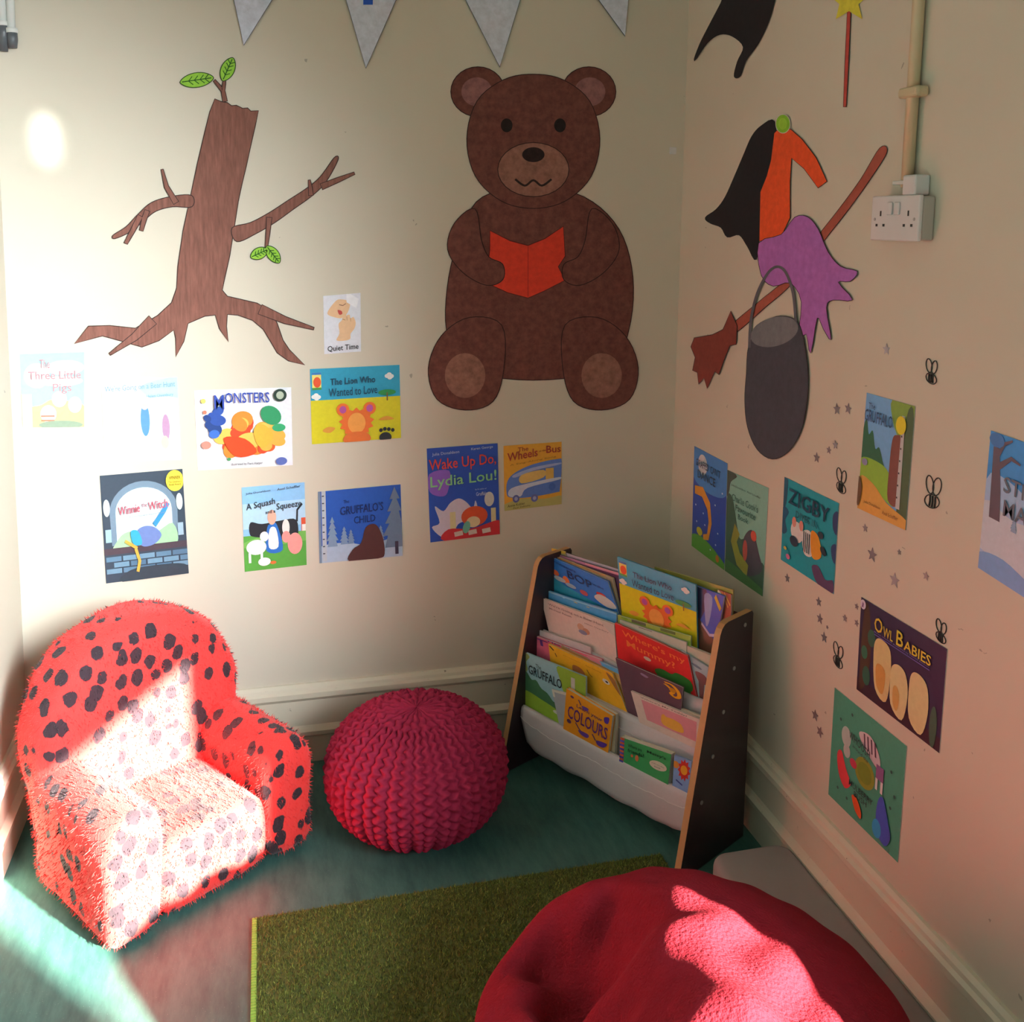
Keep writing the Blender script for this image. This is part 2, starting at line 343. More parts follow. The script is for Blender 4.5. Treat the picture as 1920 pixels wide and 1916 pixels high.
for cx, cy, rx, ry, rot in [(369, 150, 31, 13, -8), (427, 130, 23, 12, -66), (486, 475, 17, 10, -25), (512, 477, 19, 10, 52)]:
    r = math.radians(rot); ax = (math.cos(r), math.sin(r)); v = []
    for t in (-.5, -.15, .2, .5):
        c = (cx+ax[0]*rx*t, cy+ax[1]*rx*t)
        for s in (-1, 1): v.append((strip([c, (c[0]+ax[0]*rx*.25-s*ax[1]*ry*.6, c[1]+ax[1]*rx*.25+s*ax[0]*ry*.6)], 1.5), '#2f5a20'))
    v.append((strip([(cx-ax[0]*rx*.9, cy-ax[1]*rx*.9), (cx+ax[0]*rx*.9, cy+ax[1]*rx*.9)], 1.8), '#2f5a20'))
    pts = [(cx+ax[0]*rx*math.cos(t)-ax[1]*ry*math.sin(t)*abs(math.sin(t))**.4, cy+ax[1]*rx*math.cos(t)+ax[0]*ry*math.sin(t)*abs(math.sin(t))**.4) for t in [2*math.pi*i/30 for i in range(30)]]
    tp('leaf', pts, '#8fc043', 4, '#2f4a24', 'felt', v)

BE, BEO = '#6b3f38', '#33211f'
bear = empty('bear_mural', onw('back', 1000, 450, 0)); tag(bear, 'large brown seated animal cut-out with an open red book on the back wall', 'mural')
def bp(name, pts, col, layer, outline=BEO, mat='crayon', extra=()): return child_of(paint('back', name, pts, col, None, layer, outline, mat, extra=extra), bear)
bp('body', smoothpts([(905, 370), (1000, 350), (1095, 370), (1160, 430), (1186, 520), (1178, 620), (1140, 690), (1000, 712), (870, 690), (838, 620), (842, 520), (868, 430)]), BE, 1)
for sx in (-1, 1):
    bp('ear', ell(1000+sx*104, 172, 50, 46), BE, 1, extra=[(ell(1000+sx*106, 172, 29, 27), '#8b5f5c')])
bp('head', smoothpts([(895, 190), (945, 150), (1000, 140), (1055, 150), (1105, 190), (1124, 260), (1108, 330), (1060, 376), (1000, 390), (940, 376), (892, 330), (876, 260)]), BE, 2)
bp('muzzle', ell(1000, 318, 66, 50), '#8c6153', 3)
bp('nose', ell(1000, 290, 21, 14), '#2a1d1d', 4, None)
bp('mouth', strip(smoothpts([(966, 336), (984, 348), (1000, 338), (1016, 348), (1034, 336)], 5, False), 4), '#2a1d1d', 4, None)
for sx in (-1, 1): bp('eye', ell(1000+sx*50, 235, 11, 13), '#231a1a', 3, None)
for sx in (-1, 1):
    bp('leg', smoothpts([(1000+sx*60, 610), (1000+sx*120, 596), (1000+sx*172, 630), (1000+sx*196, 690), (1000+sx*180, 748), (1000+sx*128, 768), (1000+sx*76, 752), (1000+sx*56, 690)]), BE, 3,
       extra=[(ell(1000+sx*128, 704, 38, 42), '#8c6153')])
book = [(919, 433), (956, 452), (990, 461), (1022, 448), (1056, 425), (1059, 480), (1046, 500), (1059, 525), (1020, 545), (990, 558), (952, 548), (917, 532), (915, 500), (919, 470)]
bp('red_book', book, '#d8402e', 4, '#5c2621', 'felt', [(strip([(990, 462), (990, 556)], 2), '#b53327')])
for sx in (-1, 1):
    bp('arm', smoothpts([(1000+sx*110, 392), (1000+sx*148, 420), (1000+sx*160, 468), (1000+sx*132, 510), (1000+sx*88, 534), (1000+sx*58, 524), (1000+sx*58, 496), (1000+sx*84, 482), (1000+sx*98, 450)]), BE, 5)

wm = empty('costume_mural', onw('right', 1480, 400, 0)); tag(wm, 'painted hat, cloak, purple skirt, broom and grey cauldron cut-out on the right wall', 'mural')
def wp(name, pts, col, layer, outline='#2c2424', mat='felt', extra=()): return child_of(paint('right', name, pts, col, None, layer, outline, mat, 1.2, extra=extra), wm)
bk = '#231f22'
wp('hat', smoothpts([(1302, 114), (1312, 84), (1330, 48), (1352, 6), (1376, -42), (1462, -60), (1452, 0), (1440, 42), (1421, 82), (1398, 114), (1388, 142), (1377, 143), (1383, 116), (1394, 88), (1374, 68), (1350, 64), (1326, 80)], 4), bk, 3)
wp('cloak', smoothpts([(1452, 228), (1428, 236), (1410, 256), (1395, 290), (1378, 330), (1360, 370), (1343, 393), (1323, 408), (1332, 418), (1352, 426), (1364, 444), (1386, 440), (1402, 462), (1418, 486), (1426, 420), (1436, 340), (1454, 290)], 4), bk, 2)
wp('jumper', [(1452, 250), (1466, 236), (1484, 244), (1504, 262), (1530, 296), (1550, 340), (1534, 352), (1508, 316), (1484, 296), (1481, 340), (1481, 408), (1466, 440), (1424, 452), (1426, 360), (1438, 330), (1446, 300)], '#e2532b', 3)
wp('brooch', ell(1468, 232, 13, 17), '#83b531', 5, '#e7e2da', extra=[(ell(1468, 232, 8, 11), '#9ac73f')])
wp('broomstick', smoothpts(strip([(1656, 282), (1620, 340), (1580, 395), (1540, 446), (1480, 526), (1430, 570), (1374, 618)], [15, 14, 14, 14, 14, 15, 15])), '#9c4f40', 1)
wp('broom_head', [(1370, 584), (1377, 600), (1382, 612), (1380, 645), (1368, 648), (1356, 678), (1348, 702), (1340, 696), (1326, 728), (1320, 708), (1310, 720), (1308, 698), (1299, 694), (1304, 670), (1296, 650), (1302, 634), (1336, 628), (1356, 618)], '#7c3a31', 4)
wp('skirt', smoothpts([(1423, 456), (1465, 440), (1490, 408), (1514, 407), (1534, 430), (1552, 472), (1576, 500), (1607, 509), (1594, 527), (1571, 529), (1598, 562), (1562, 562), (1549, 577), (1558, 636), (1544, 616), (1532, 596), (1520, 662), (1512, 626), (1497, 634), (1503, 566), (1482, 530), (1450, 536), (1428, 516)], 3), '#a966ad', 5)
wp('cauldron', smoothpts([(1404, 650), (1400, 700), (1397, 750), (1402, 800), (1420, 842), (1448, 860), (1478, 846), (1502, 806), (1513, 750), (1514, 690), (1503, 622), (1488, 598), (1455, 594), (1424, 614)], 4), '#46434a', 6, extra=[(ell(1452, 622, 46, 27, rot=-16), '#6d6a6c')])
wp('cauldron_handle', strip(smoothpts([(1405, 652), (1408, 600), (1420, 550), (1440, 512), (1458, 500), (1474, 512), (1487, 550), (1492, 602)], 5, False), 5), '#5b575c', 7, None)
wp('wand', strip([(1592, 20), (1588, 110), (1584, 200)], [6, 6, 5]), '#b2473d', 2, extra=[(star(1592, 2, 42, 5, .45), '#d8cb45')])

# ------------------------------------------------------------------ bunting, cables, conduit, socket
bunt = empty('bunting', onw('back', 800, -40, .006)); tag(bunt, 'white paper bunting of triangular flags hanging across the top of the back wall', 'bunting')
for (x0, x1, tx, ty, extra) in [(424, 553, 457, 84, None), (629, 773, 686, 127, 1), (838, 996, 937, 125, None), (1072, 1184, 1172, 67, None)]:
    n = Vector((0, -1, 0)); a = Art(); top = -95
    f = lambda x, y, o=.006: onw('back', x, y, o)
    sx0 = tx+(x0-tx)*(ty-top)/(ty+70); sx1 = tx+(x1-tx)*(ty-top)/(ty+70)
    a.poly([f(sx0-1.2, top), f(sx1+1.2, top), f(tx, ty+2)], n, 0, '#5a5d6c')
    a.poly([f(sx0, top), f(sx1, top), f(tx, ty)], n, 2, '#d6dae8')
    if extra: a.poly([f(682, -60, .006), f(700, -60, .006), f(699, 9, .006), f(681, 9, .006)], n, 3, '#2f55b0')
    child_of(a.build('pennant', M['felt']), bunt)
child_of(tube('bunting_cord', [onw('back', 380+i*100, -96+8*abs(((i % 2)-.5))*0, .007) for i in range(10)], .0022, M['thread']), bunt)

cb = empty('cable_pair', onw('back', 15, 40, .01)); tag(cb, 'pair of white vertical cables with grey end caps at the far top left', 'cable')
for i, (x, yb, yc) in enumerate([(3, 42, 96), (20, 55, 90)]):
    child_of(tube('cable', [onw('back', x-6, -120, .012), onw('back', x-2, -20, .012), onw('back', x+1, yb, .012)], .010 if i else .012, M['cable']), cb)
    child_of(tube('collar', [onw('back', x+1, yb-2, .012), onw('back', x+2, yb+7, .012)], .0145, M['cable']), cb)
    child_of(tube('end_cap', [onw('back', x+2, yb+6, .012), onw('back', x+3, yb+20, .012), onw('back', x+4, yc, .012)], [.013, .013, .010], M['cap']), cb)

cz = onw('right', 1703, 352, .0).z; cy = onw('right', 1712, 340, .0).y
con = empty('conduit', (0, cy, cz)); tag(con, 'vertical painted conduit pipe running down the right wall to the socket', 'conduit')
child_of(tube('pipe', [(-.013, cy, cz), (-.013, cy-.001, cz+.5), (-.013, cy, 2.74)], .0115, M['pipe'], seg=16), con)
sz = onw('right', 1735, 172).z
child_of(box('saddle_clip', (-.030, cy-.034, sz-.010), (-.001, cy+.024, sz+.010), M['pipe'], None, .006), con)
child_of(box('saddle_clip', (-.026, cy-.016, cz+.005), (-.001, cy+.028, cz+.013), M['cable'], None, .002), con)
child_of(box('cable_gland', (-.034, cy-.052, cz-.016), (-.001, cy-.014, cz+.022), M['plastic'], None, .004), con)
sy0 = hit(1725.8, 364.6, (-1, 0, 0), (-.036, 0, 0)); y1 = sy0.y; y0 = y1+.146; z1 = sy0.z; z0 = z1-.086
sk = empty('double_socket', (0, (y0+y1)/2, z0)); tag(sk, 'white double wall socket with two switches on the right wall', 'socket')
child_of(box('back_box', (-.027, y1+.002, z0+.002), (-.0005, y0-.002, z1-.002), M['plasticgrey'], None, .004), sk)
child_of(box('faceplate', (-.036, y1, z0), (-.0275, y0, z1), M['plastic'], None, .003), sk)
yc = (y0+y1)/2; zc = (z0+z1)/2
for s in (-1, 1):
    child_of(box('rocker_switch', (-.041, yc+s*.011-.007, zc+.006), (-.0361, yc+s*.011+.007, zc+.030), M['plastic'], None, .002), sk)
    cyy = yc+s*.042
    bm = bmesh.new(); box_bm(bm, (-.0366, cyy-.002, zc+.004), (-.0361, cyy+.002, zc+.014))
    for t in (-1, 1): box_bm(bm, (-.0366, cyy+t*.011-.003, zc-.016), (-.0361, cyy+t*.011+.003, zc-.011))
    child_of(bm_obj('pin_slot', bm, M['hole']), sk)
    V, F = tube_geo([(-.0361, yc+s*.060, zc-.002), (-.0368, yc+s*.060, zc-.002)], .003, 10)
    child_of(mesh('screw', V, F, M['screw']), sk)
o = box('wall_tack', onw('back', 1256, 276, .004)-Vector((0, 0, .02)), onw('back', 1268, 276, .0)+Vector((0, 0, 0)), M['plastic'], None, .002); tag(o, 'small white clip stuck on the back wall beside the corner', 'clip')

exec_posters = []
def poster(wall, name, quad, base, shapes, label, thick=.0009, cat='poster', group=None):
    n = WALLS[wall][0]; q = [onw(wall, x, y, .0016) for x, y in quad]
    o = sheet(name, q, n, thick, base, shapes); tag(o, label, cat, group); return o
W = '#f2f0ec'
GB, GR = 'picture prints on the back wall', 'picture prints on the right wall'
def blobs(seed, n, u0, v0, u1, v1, r0, r1, cols, asp=1.0):
    rr = random.Random(seed); out = []
    for i in range(n): r = rr.uniform(r0, r1); out.append(E(rr.uniform(u0, u1), rr.uniform(v0, v1), r, r*asp*rr.uniform(.7, 1.3), rr.choice(cols), rr.uniform(0, 180)))
    return out
def fir(cx, base, h, w, c):
    pts = [(cx, base-h)]
    for k in range(1, 5): pts += [(cx+w*k/5*.6+w*.12, base-h+h*k/5), (cx+w*k/5*.45, base-h+h*k/5)]
    pts += [(cx+w*.5, base), (cx-w*.5, base)]
    for k in range(4, 0, -1): pts += [(cx-w*k/5*.45, base-h+h*k/5), (cx-w*k/5*.6-w*.12, base-h+h*k/5)]
    return P(pts, c)
def cloud(cx, cy, r, c='#f5f3ee'): return [E(cx+dx*r, cy+dy*r, r*.55, r*.55, c) for dx, dy in ((-.5, 0), (.5, .1), (0, -.4), (.1, .45), (-.1, .1))]

# 1 pale print with houses
poster('back', 'picture_print', [(37, 664), (158, 660), (158, 800), (43, 801)], '#a9e4ee',
       [E(.25, .3, .2, .17, W), E(.7, .2, .3, .1, W), E(.62, .38, .36, .07, W), S([(.05, 1), (.1, .75), (.3, .7), (.5, .62), (.8, .66), (1, .72), (1, 1)], '#f3e88f'), R(0, .55, .16, 1, '#efe0bd'),
        E(.6, .62, .12, .11, '#f2e6e0'), E(.85, .7, .11, .11, '#f2e6e0'), E(.42, .82, .13, .12, '#f2e6e0'), R(.3, .84, .52, .86, '#c07a5e'), R(.3, .9, .52, .92, '#c07a5e'), E(.62, .97, .36, .06, '#8fa08a'),
        T('The', .3, .08, .46, .2, '#b98a8f'), T('Three Little', .12, .24, .95, .35, '#b98a8f'), T('Pigs', .5, .41, .8, .55, '#b98a8f')],
       'pale sky-blue and yellow picture print at the far left of the back wall', group=GB)
# 2 pale blue-white landscape
poster('back', 'picture_print', [(190, 712), (332, 707), (340, 862), (196, 866)], '#f4f6f6',
       [S([(.5, .1), (1, 0), (1, .25), (.75, .3)], '#b8ddf1'), S([(.3, .3), (1, .25), (1, .65), (.5, .62), (0, .66), (.05, .55)], '#dcecf3'), R(0, .62, 1, .66, '#cfe3ee'), E(.55, .5, .06, .2, '#5a8fc2'), E(.55, .32, .05, .06, '#d9c4b9'),
        E(.22, .6, .05, .12, '#bfe1ea'), E(.82, .6, .05, .16, '#b58fae'), E(.8, .78, .05, .08, '#efe6b4'),
        T("We're Going on a Bear Hunt", .04, .06, .97, .15, '#86a9bf', -.04), T('Helen Oxenbury', .58, .19, .94, .24, '#86a9bf', -.02)],
       'very pale blue and white picture print above the grey arched-window print', group=GB)
# 3 white print with heap of shapes
poster('back', 'picture_print', [(364, 732), (546, 726), (549, 872), (371, 882)], '#efeef2',
       blobs(5, 34, .25, .38, .85, .78, .05, .11, ['#e2612c', '#ef8b35', '#f2b14a', '#d94a28', '#e9732f', '#f0c35c'], 1.1) + blobs(2, 7, .12, .25, .24, .55, .04, .07, ['#2e4f9e', '#3f6cc0', '#24407f'])
       + [E(.78, .34, .1, .13, '#2f8f5e', -30), E(.86, .5, .07, .05, '#35a06a'), E(.88, .09, .07, .08, '#23352c'), E(.88, .09, .04, .05, '#aeb8a4'), E(.88, .93, .06, .05, '#5c6bb0'), E(.1, .68, .05, .05, '#d98a7a'), E(.33, .87, .02, .02, '#3a8f57'), E(.1, .27, .02, .025, '#e07a60'), E(.09, .13, .025, .03, '#efd76a'),
          S([(.6, .5), (.7, .45), (.8, .6), (.7, .75), (.62, .68)], '#f0b23f'), S([(.28, .6), (.5, .62), (.62, .8), (.4, .84)], '#e0481f')]
       + [T('M', .2, .06, .3, .24, '#2f46a2'), T('ONSTERS', .31, .04, .77, .17, '#2f46a2', .01), T('Illustrated by Piers Harper', .35, .92, .68, .96, '#333333')],
       'white print with a big heap of orange, blue and green shapes under a blue title', group=GB)
# 4 teal and yellow
def savanna(seed):
    s = [R(0, .42, 1, 1, '#dbcf22'), R(.02, .05, .12, .28, '#f0e07a'), E(.075, .18, .042, .07, '#e0542a'), R(.02, .05, .12, .08, '#3f77b8'), R(.02, .25, .12, .28, '#4a8a3a')] + cloud(.06, .37, .05) + cloud(.88, .14, .05) + \
        [E(.85, .36, .1, .04, '#2f8a4a'), R(.845, .36, .858, .47, '#7b5a33'), S([(.12, .83), (.18, .78), (.26, .8), (.2, .86)], '#dd9a3a'), S([(.75, .73), (.84, .68), (.92, .73)], '#dd9a3a'),
         P(star(.5, .74, .2, 13, .8), '#e8702e'), E(.35, .56, .07, .085, '#e8702e'), E(.65, .56, .07, .085, '#e8702e'), E(.35, .56, .038, .05, '#b2509a'), E(.65, .56, .038, .05, '#b2509a'), E(.5, .75, .1, .14, '#f1a24c'),
         S([(.36, 1), (.4, .88), (.6, .88), (.64, 1)], '#e27233'),
         E(.82, .97, .07, .07, '#2a2a2e')] + [E(.77+.045*i, .87-.02*(1-abs(i-1.3)/1.3), .02, .026, '#2a2a2e') for i in range(4)]
    s += [T('The Lion Who', .22, .13, .72, .22, '#173a55', -.01), T('Wanted to Love', .2, .26, .74, .37, '#173a55', -.015)]
    return s
poster('back', 'picture_print', [(581, 692), (749, 684), (752, 821), (585, 833)], '#2f9bbd', savanna(1), 'teal and yellow picture print just below the white hand sign', group=GB)
# 5 Quiet Time sign
sk_ = '#e9bf95'
poster('back', 'sign', [(606, 555), (676, 549), (677, 659), (608, 664)], '#e6e6ee',
       [S([(.1, .3), (.3, .12), (.45, .08), (.7, .14), (.66, .3), (.5, .4), (.3, .38)], sk_), S([(.38, .26), (.48, .28), (.5, .33), (.42, .34)], '#c2453d'), L([(.42, .17), (.52, .19), (.6, .16)], .012, '#7a4a35'),
        S([(.5, .42), (.56, .2), (.6, .19), (.63, .23), (.6, .4), (.62, .36), (.7, .36), (.72, .42), (.8, .4), (.86, .5), (.82, .6), (.72, .68), (.68, .78), (.34, .78), (.42, .66), (.4, .5)], sk_),
        L([(.62, .38), (.63, .45)], .01, '#a57350'), L([(.72, .41), (.73, .47)], .01, '#a57350'), L([(.5, .42), (.58, .44)], .01, '#a57350'), P([(.62, 0), (.72, 0), (.95, .1), (.88, .25), (.62, .14)], '#f4f4f8'),
        T('Quiet Time', .09, .86, .93, .97, '#26262c', -.01)], 'white hand-and-lips sign on the back wall reading Quiet Time', cat='sign')
# 6 arched window print
arch = [(.16, .62)]+[(.5-.34*math.cos(t), .36-.22*math.sin(t)) for t in [math.pi*i/16 for i in range(17)]]+[(.84, .62)]
arch2 = [(.1, .66)]+[(.5-.41*math.cos(t), .36-.28*math.sin(t)) for t in [math.pi*i/16 for i in range(17)]]+[(.9, .66)]
rr = random.Random(3)
poster('back', 'picture_print', [(187, 892), (342, 879), (354, 1074), (199, 1094)], '#3b4654',
       [P(arch2, '#74889a'), P(arch, '#d9ecf2'), S([(.16, .62), (.3, .54), (.6, .58), (.84, .5), (.84, .72), (.16, .72)], '#a5d0a0'), R(0, .68, 1, .74, '#4d3f48')]
       + [R(.02+.2*i+.09*(j % 2), .76+.055*j, .2+.2*i+.09*(j % 2), .805+.055*j, rr.choice(['#5f7d95', '#54718a', '#7190a6'])) for j in range(3) for i in range(5)]
       + [S([(.2, 1), (.3, .9), (.6, .88), (.95, .9), (1, 1)], '#37414b'), E(.06, .3, .04, .08, '#cfe0df'), E(.94, .3, .04, .08, '#cfe0df'), R(.03, .5, .1, .62, '#9fc2d4'), R(.9, .5, .97, .62, '#9fb6c4'), E(.9, .1, .11, .1, '#f3d84a'),
          S([(.4, .55), (.5, .5), (.62, .52), (.7, .6), (.6, .68), (.45, .68)], '#6c7fb4'), S([(.33, .54), (.42, .54), (.46, .66), (.36, .66)], '#3aa2d8'), L([(.62, .5), (.74, .38), (.8, .3)], .05, '#3f8fc9'),
          L([(.38, .7), (.42, .82), (.39, .92)], .035, '#e6a84a'), L([(.26, .62), (.4, .7)], .03, '#e6a84a')]
       + [T('Winnie', .2, .29, .46, .37, '#cf5b6b', -.02), T('the', .48, .28, .55, .32, '#a86a74'), T('Witch', .56, .27, .8, .35, '#cf5b6b', -.02), T('Korky Paul and Valerie Thomas', .33, .385, .78, .405, '#8c98a4', -.015), T('WINNER', .83, .055, .97, .085, '#8a7420'), T('The Children\'s', .82, .1, .98, .118, '#8a7420'), T('Book Award', .83, .125, .97, .143, '#8a7420')],
       'dark grey print with a pale arched window and yellow badge, above the armchair', group=GB)
# 7 farmyard
poster('back', 'picture_print', [(453, 914), (571, 904), (575, 1059), (459, 1072)], '#8fc3ec',
       [R(0, .2, 1, .5, '#b5d8f0'), R(0, .58, 1, 1, '#5aa344'), S([(0, .66), (.3, .6), (.7, .62), (1, .58), (1, .7), (0, .72)], '#77b455'), R(.93, .42, 1, .58, '#d9573a'), R(.94, .5, 1, .58, '#f0ebe2'),
        S([(.1, .55), (.12, .42), (.3, .45), (.6, .43), (.85, .44), (.86, .66), (.7, .66), (.2, .6)], '#2a2b31'), E(.68, .52, .06, .1, '#eeece6'), L([(.86, .46), (.87, .32), (.95, .25)], .03, '#2a2b31'),
        S([(.38, .5), (.46, .46), (.54, .48), (.62, .78), (.36, .78)], '#2f6fc0'), S([(.42, .52), (.52, .52), (.55, .74), (.4, .74)], '#f0efec'), E(.46, .38, .07, .09, '#e7b29a'),
        E(.82, .72, .12, .13, '#ec9d96'), E(.68, .63, .07, .07, '#ec9d96'), E(.2, .72, .16, .09, '#eeeeec'), E(.33, .6, .07, .06, '#eeeeec'), R(.07, .78, .11, .9, '#eeeeec'), R(.26, .78, .3, .88, '#eeeeec'), E(.32, .9, .1, .05, '#f4f4f2'), E(.46, .92, .05, .02, '#d9723a'),
        T('A Squash', .06, .17, .52, .27, '#2a2f3c', -.05), T('and a', .36, .29, .52, .33, '#2a2f3c', -.01), T('Squeeze', .54, .21, .94, .31, '#2a2f3c', -.02), T('Julia Donaldson', .06, .055, .45, .085, '#2a3a55', -.02), T('Axel Scheffler', .56, .03, .93, .06, '#2a3a55', -.02)],
       'light blue farmyard picture print left of the snowy night print', group=GB)
# 8 snow night
poster('back', 'picture_print', [(596, 922), (751, 908), (755, 1042), (599, 1056)], '#2a57b0',
       [S([(0, .78), (.3, .74), (.6, .8), (1, .72), (1, 1), (0, 1)], '#aebfd4'), R(0, 0, .03, 1, '#74859a'), R(.04, 0, .09, .98, '#b9bfc6')] + [R(.045, .06+.1*i, .07, .075+.1*i, '#3a3c48') for i in range(9)]
       + [fir(.16, .78, .42, .12, '#8298b4'), fir(.3, .76, .25, .09, '#7d93b2'), fir(.38, .76, .2, .08, '#7389a9'), fir(.74, .74, .2, .08, '#7b90b0'), fir(.92, .86, .84, .26, '#6a7a92'), R(.91, .78, .95, .96, '#3f3648'), S([(.35, 1), (.4, .84), (.5, .76), (.56, .55), (.68, .52), (.76, .7), (.78, .94), (.7, 1)], '#54302f')]
       + [T('The', .3, .14, .37, .19, '#1f2f66', -.01), T("GRUFFALO'S", .26, .22, .78, .34, '#1f2f66', -.02), T('CHILD', .42, .38, .68, .48, '#1f2f66', -.01)],
       'dark blue snowy forest picture print in the lower row of the back wall', group=GB)
# 9 blue print with quilt
poster('back', 'picture_print', [(800, 841), (933, 831), (937, 1001), (807, 1017)], '#2a4fae',
       [S([(.08, .62), (.2, .68), (.3, .6), (.42, .56), (.52, .6), (.62, .68), (.66, .6), (.68, .7), (.55, .8), (.4, .84), (.3, .98), (.15, .95), (.03, .84), (.14, .8)], '#d9d0e0'), E(.86, .6, .07, .08, '#dcd9cf'), R(.29, .7, .37, .9, '#e0d3a0'), R(.88, .7, .95, .9, '#e0d3a0'),
        E(.64, .77, .19, .11, '#d2522f'), E(.62, .83, .1, .06, '#e5cfa2'), S([(.2, 1), (.26, .88), (.6, .9), (.98, .84), (1, .92), (1, 1)], '#c43238')]
       + [P([(.34+.2*i, .92), (.46+.2*i, .91), (.47+.2*i, .96), (.35+.2*i, .97)], '#d8cdbf') for i in range(3)] + [E(.52, .88, .05, .07, '#74b09a', 30), S([(.02, .27), (.3, .25), (.28, .45), (.2, .52), (.02, .46)], '#8a5fc0')]
       + [T('Julia Donaldson', .07, .045, .45, .085, '#c9cfe6', -.01), T('Karen George', .62, .02, .93, .055, '#c9cfe6', -.01), T('Wake Up Do,', .02, .11, .97, .26, '#e0483e', -.02), T('Lydia Lou!', .03, .29, .97, .44, '#8fcf92', -.02), T('by the author of', .66, .47, .82, .49, '#c9cfe6'), T('Gruffalo', .67, .51, .83, .55, '#c9cfe6')],
       'royal blue print with a white flowing shape and red quilt, left of the bus print', group=GB)
# 10 bus
poster('back', 'picture_print', [(944, 836), (1053, 828), (1053, 945), (946, 958)], '#e8a83a',
       [S([(.0, .9), (.3, .84), (.7, .88), (1, .86), (1, 1), (0, 1)], '#bcb36a'), S([(.04, .72), (.06, .54), (.2, .42), (.5, .32), (.92, .27), (1, .32), (.97, .74), (.9, .8), (.4, .83), (.1, .8)], '#5d7cc4'), S([(.16, .46), (.5, .37), (.96, .33), (.96, .36), (.5, .42), (.2, .5)], '#a9b3da'),
        S([(.3, .47), (.68, .42), (.68, .54), (.3, .6)], '#e2bb6a'), R(.72, .4, .86, .58, '#dfb45a'), S([(.08, .78), (.12, .66), (.5, .6), (.95, .56), (.95, .6), (.4, .68), (.28, .8)], '#cfd3e2'), E(.2, .83, .06, .06, '#6a6aa6'), E(.52, .85, .06, .06, '#6a6aa6'), E(.83, .7, .06, .06, '#4a6ab8'), E(.2, .83, .03, .03, '#a9a9cc'), E(.52, .85, .03, .03, '#a9a9cc')]
       + [T('The', .24, .035, .42, .1, '#8f3a2c', -.01), T('Wheels', .06, .09, .58, .22, '#a33a30', -.05), T('on the', .6, .1, .72, .13, '#8f3a2c', -.01), T('Bus', .73, .045, .98, .16, '#a33a30', .0), T('A Sing-Along Song', .1, .25, .9, .28, '#9c6f28', -.08), T('Annie Kubler', .05, .9, .35, .94, '#5a5428', -.02), T('Paul Zelinsky', .15, .95, .45, .98, '#5a5428', -.02)],
       'orange picture print of a blue bus, rightmost on the back wall', group=GB)
# right wall
poster('right', 'picture_print', [(1302, 836), (1364, 869), (1358, 1069), (1297, 1023)], '#2f4aa6',
       [S([(0, 0), (1, 0), (1, .3), (.5, .38), (0, .3)], '#4a83c6'), E(.28, .14, .14, .1, '#e6e9ee'), S([(0, .88), (.4, .84), (1, .94), (1, 1), (0, 1)], '#5aa03a'), L([(.06, .42), (.3, .4), (.5, .5), (.56, .65), (.5, .8), (.36, .83)], [.08, .1, .11, .09, .07, .05], '#e59a33'), E(.24, .8, .09, .04, '#cfc63a'), E(.8, .94, .05, .035, '#d9803a')]
       + [E(u, v, .018, .009, '#dfe6f2') for u, v in ((.15, .72), (.35, .6), (.7, .45), (.8, .7), (.9, .3), (.75, .82), (.6, .9), (.12, .56), (.42, .7))]
       + [T('GIRAFFES', .1, .1, .48, .17, '#26364f', -.0), T("CAN'T", .54, .1, .84, .17, '#26466f'), T('DANCE', .16, .2, .7, .28, '#26364f')],
       'blue starry picture print, nearest the corner on the right wall', group=GR)
poster('right', 'picture_print', [(1364, 881), (1441, 915), (1430, 1118), (1360, 1070)], '#86b8a6',
       [S([(0, 0), (.25, .02), (.1, .1), (.06, .2), (0, .25)], '#4a5048'), S([(0, .3), (.15, .25), (.3, .5), (.4, .6), (.7, .5), (.8, .7), (1, .72), (1, 1), (0, 1)], '#3d5a48'), S([(.45, .62), (.55, .5), (.7, .46), (.85, .62), (.95, .78), (.6, .9), (.5, .75)], '#4d4650'), L([(.3, .52), (.22, .66), (.35, .8), (.6, .86)], [.16, .16, .15, .12], '#8f8a3a'), E(.52, .68, .06, .1, '#b04a44'), E(.72, .5, .07, .05, '#c0503f'), S([(0, .88), (.5, .9), (1, .94), (1, 1), (0, 1)], '#4a7a48')]
       + [T('Charlie Cook\'s', .15, .2, .8, .27, '#3f6a60'), T('Favourite', .25, .29, .75, .35, '#3f6a60'), T('Book', .32, .37, .58, .42, '#3f6a60'), T('Julia Donaldson  Axel Scheffler', .12, .11, .85, .135, '#44635c')],
       'pale green picture print with dark foliage, second from the corner on the right wall', group=GR)
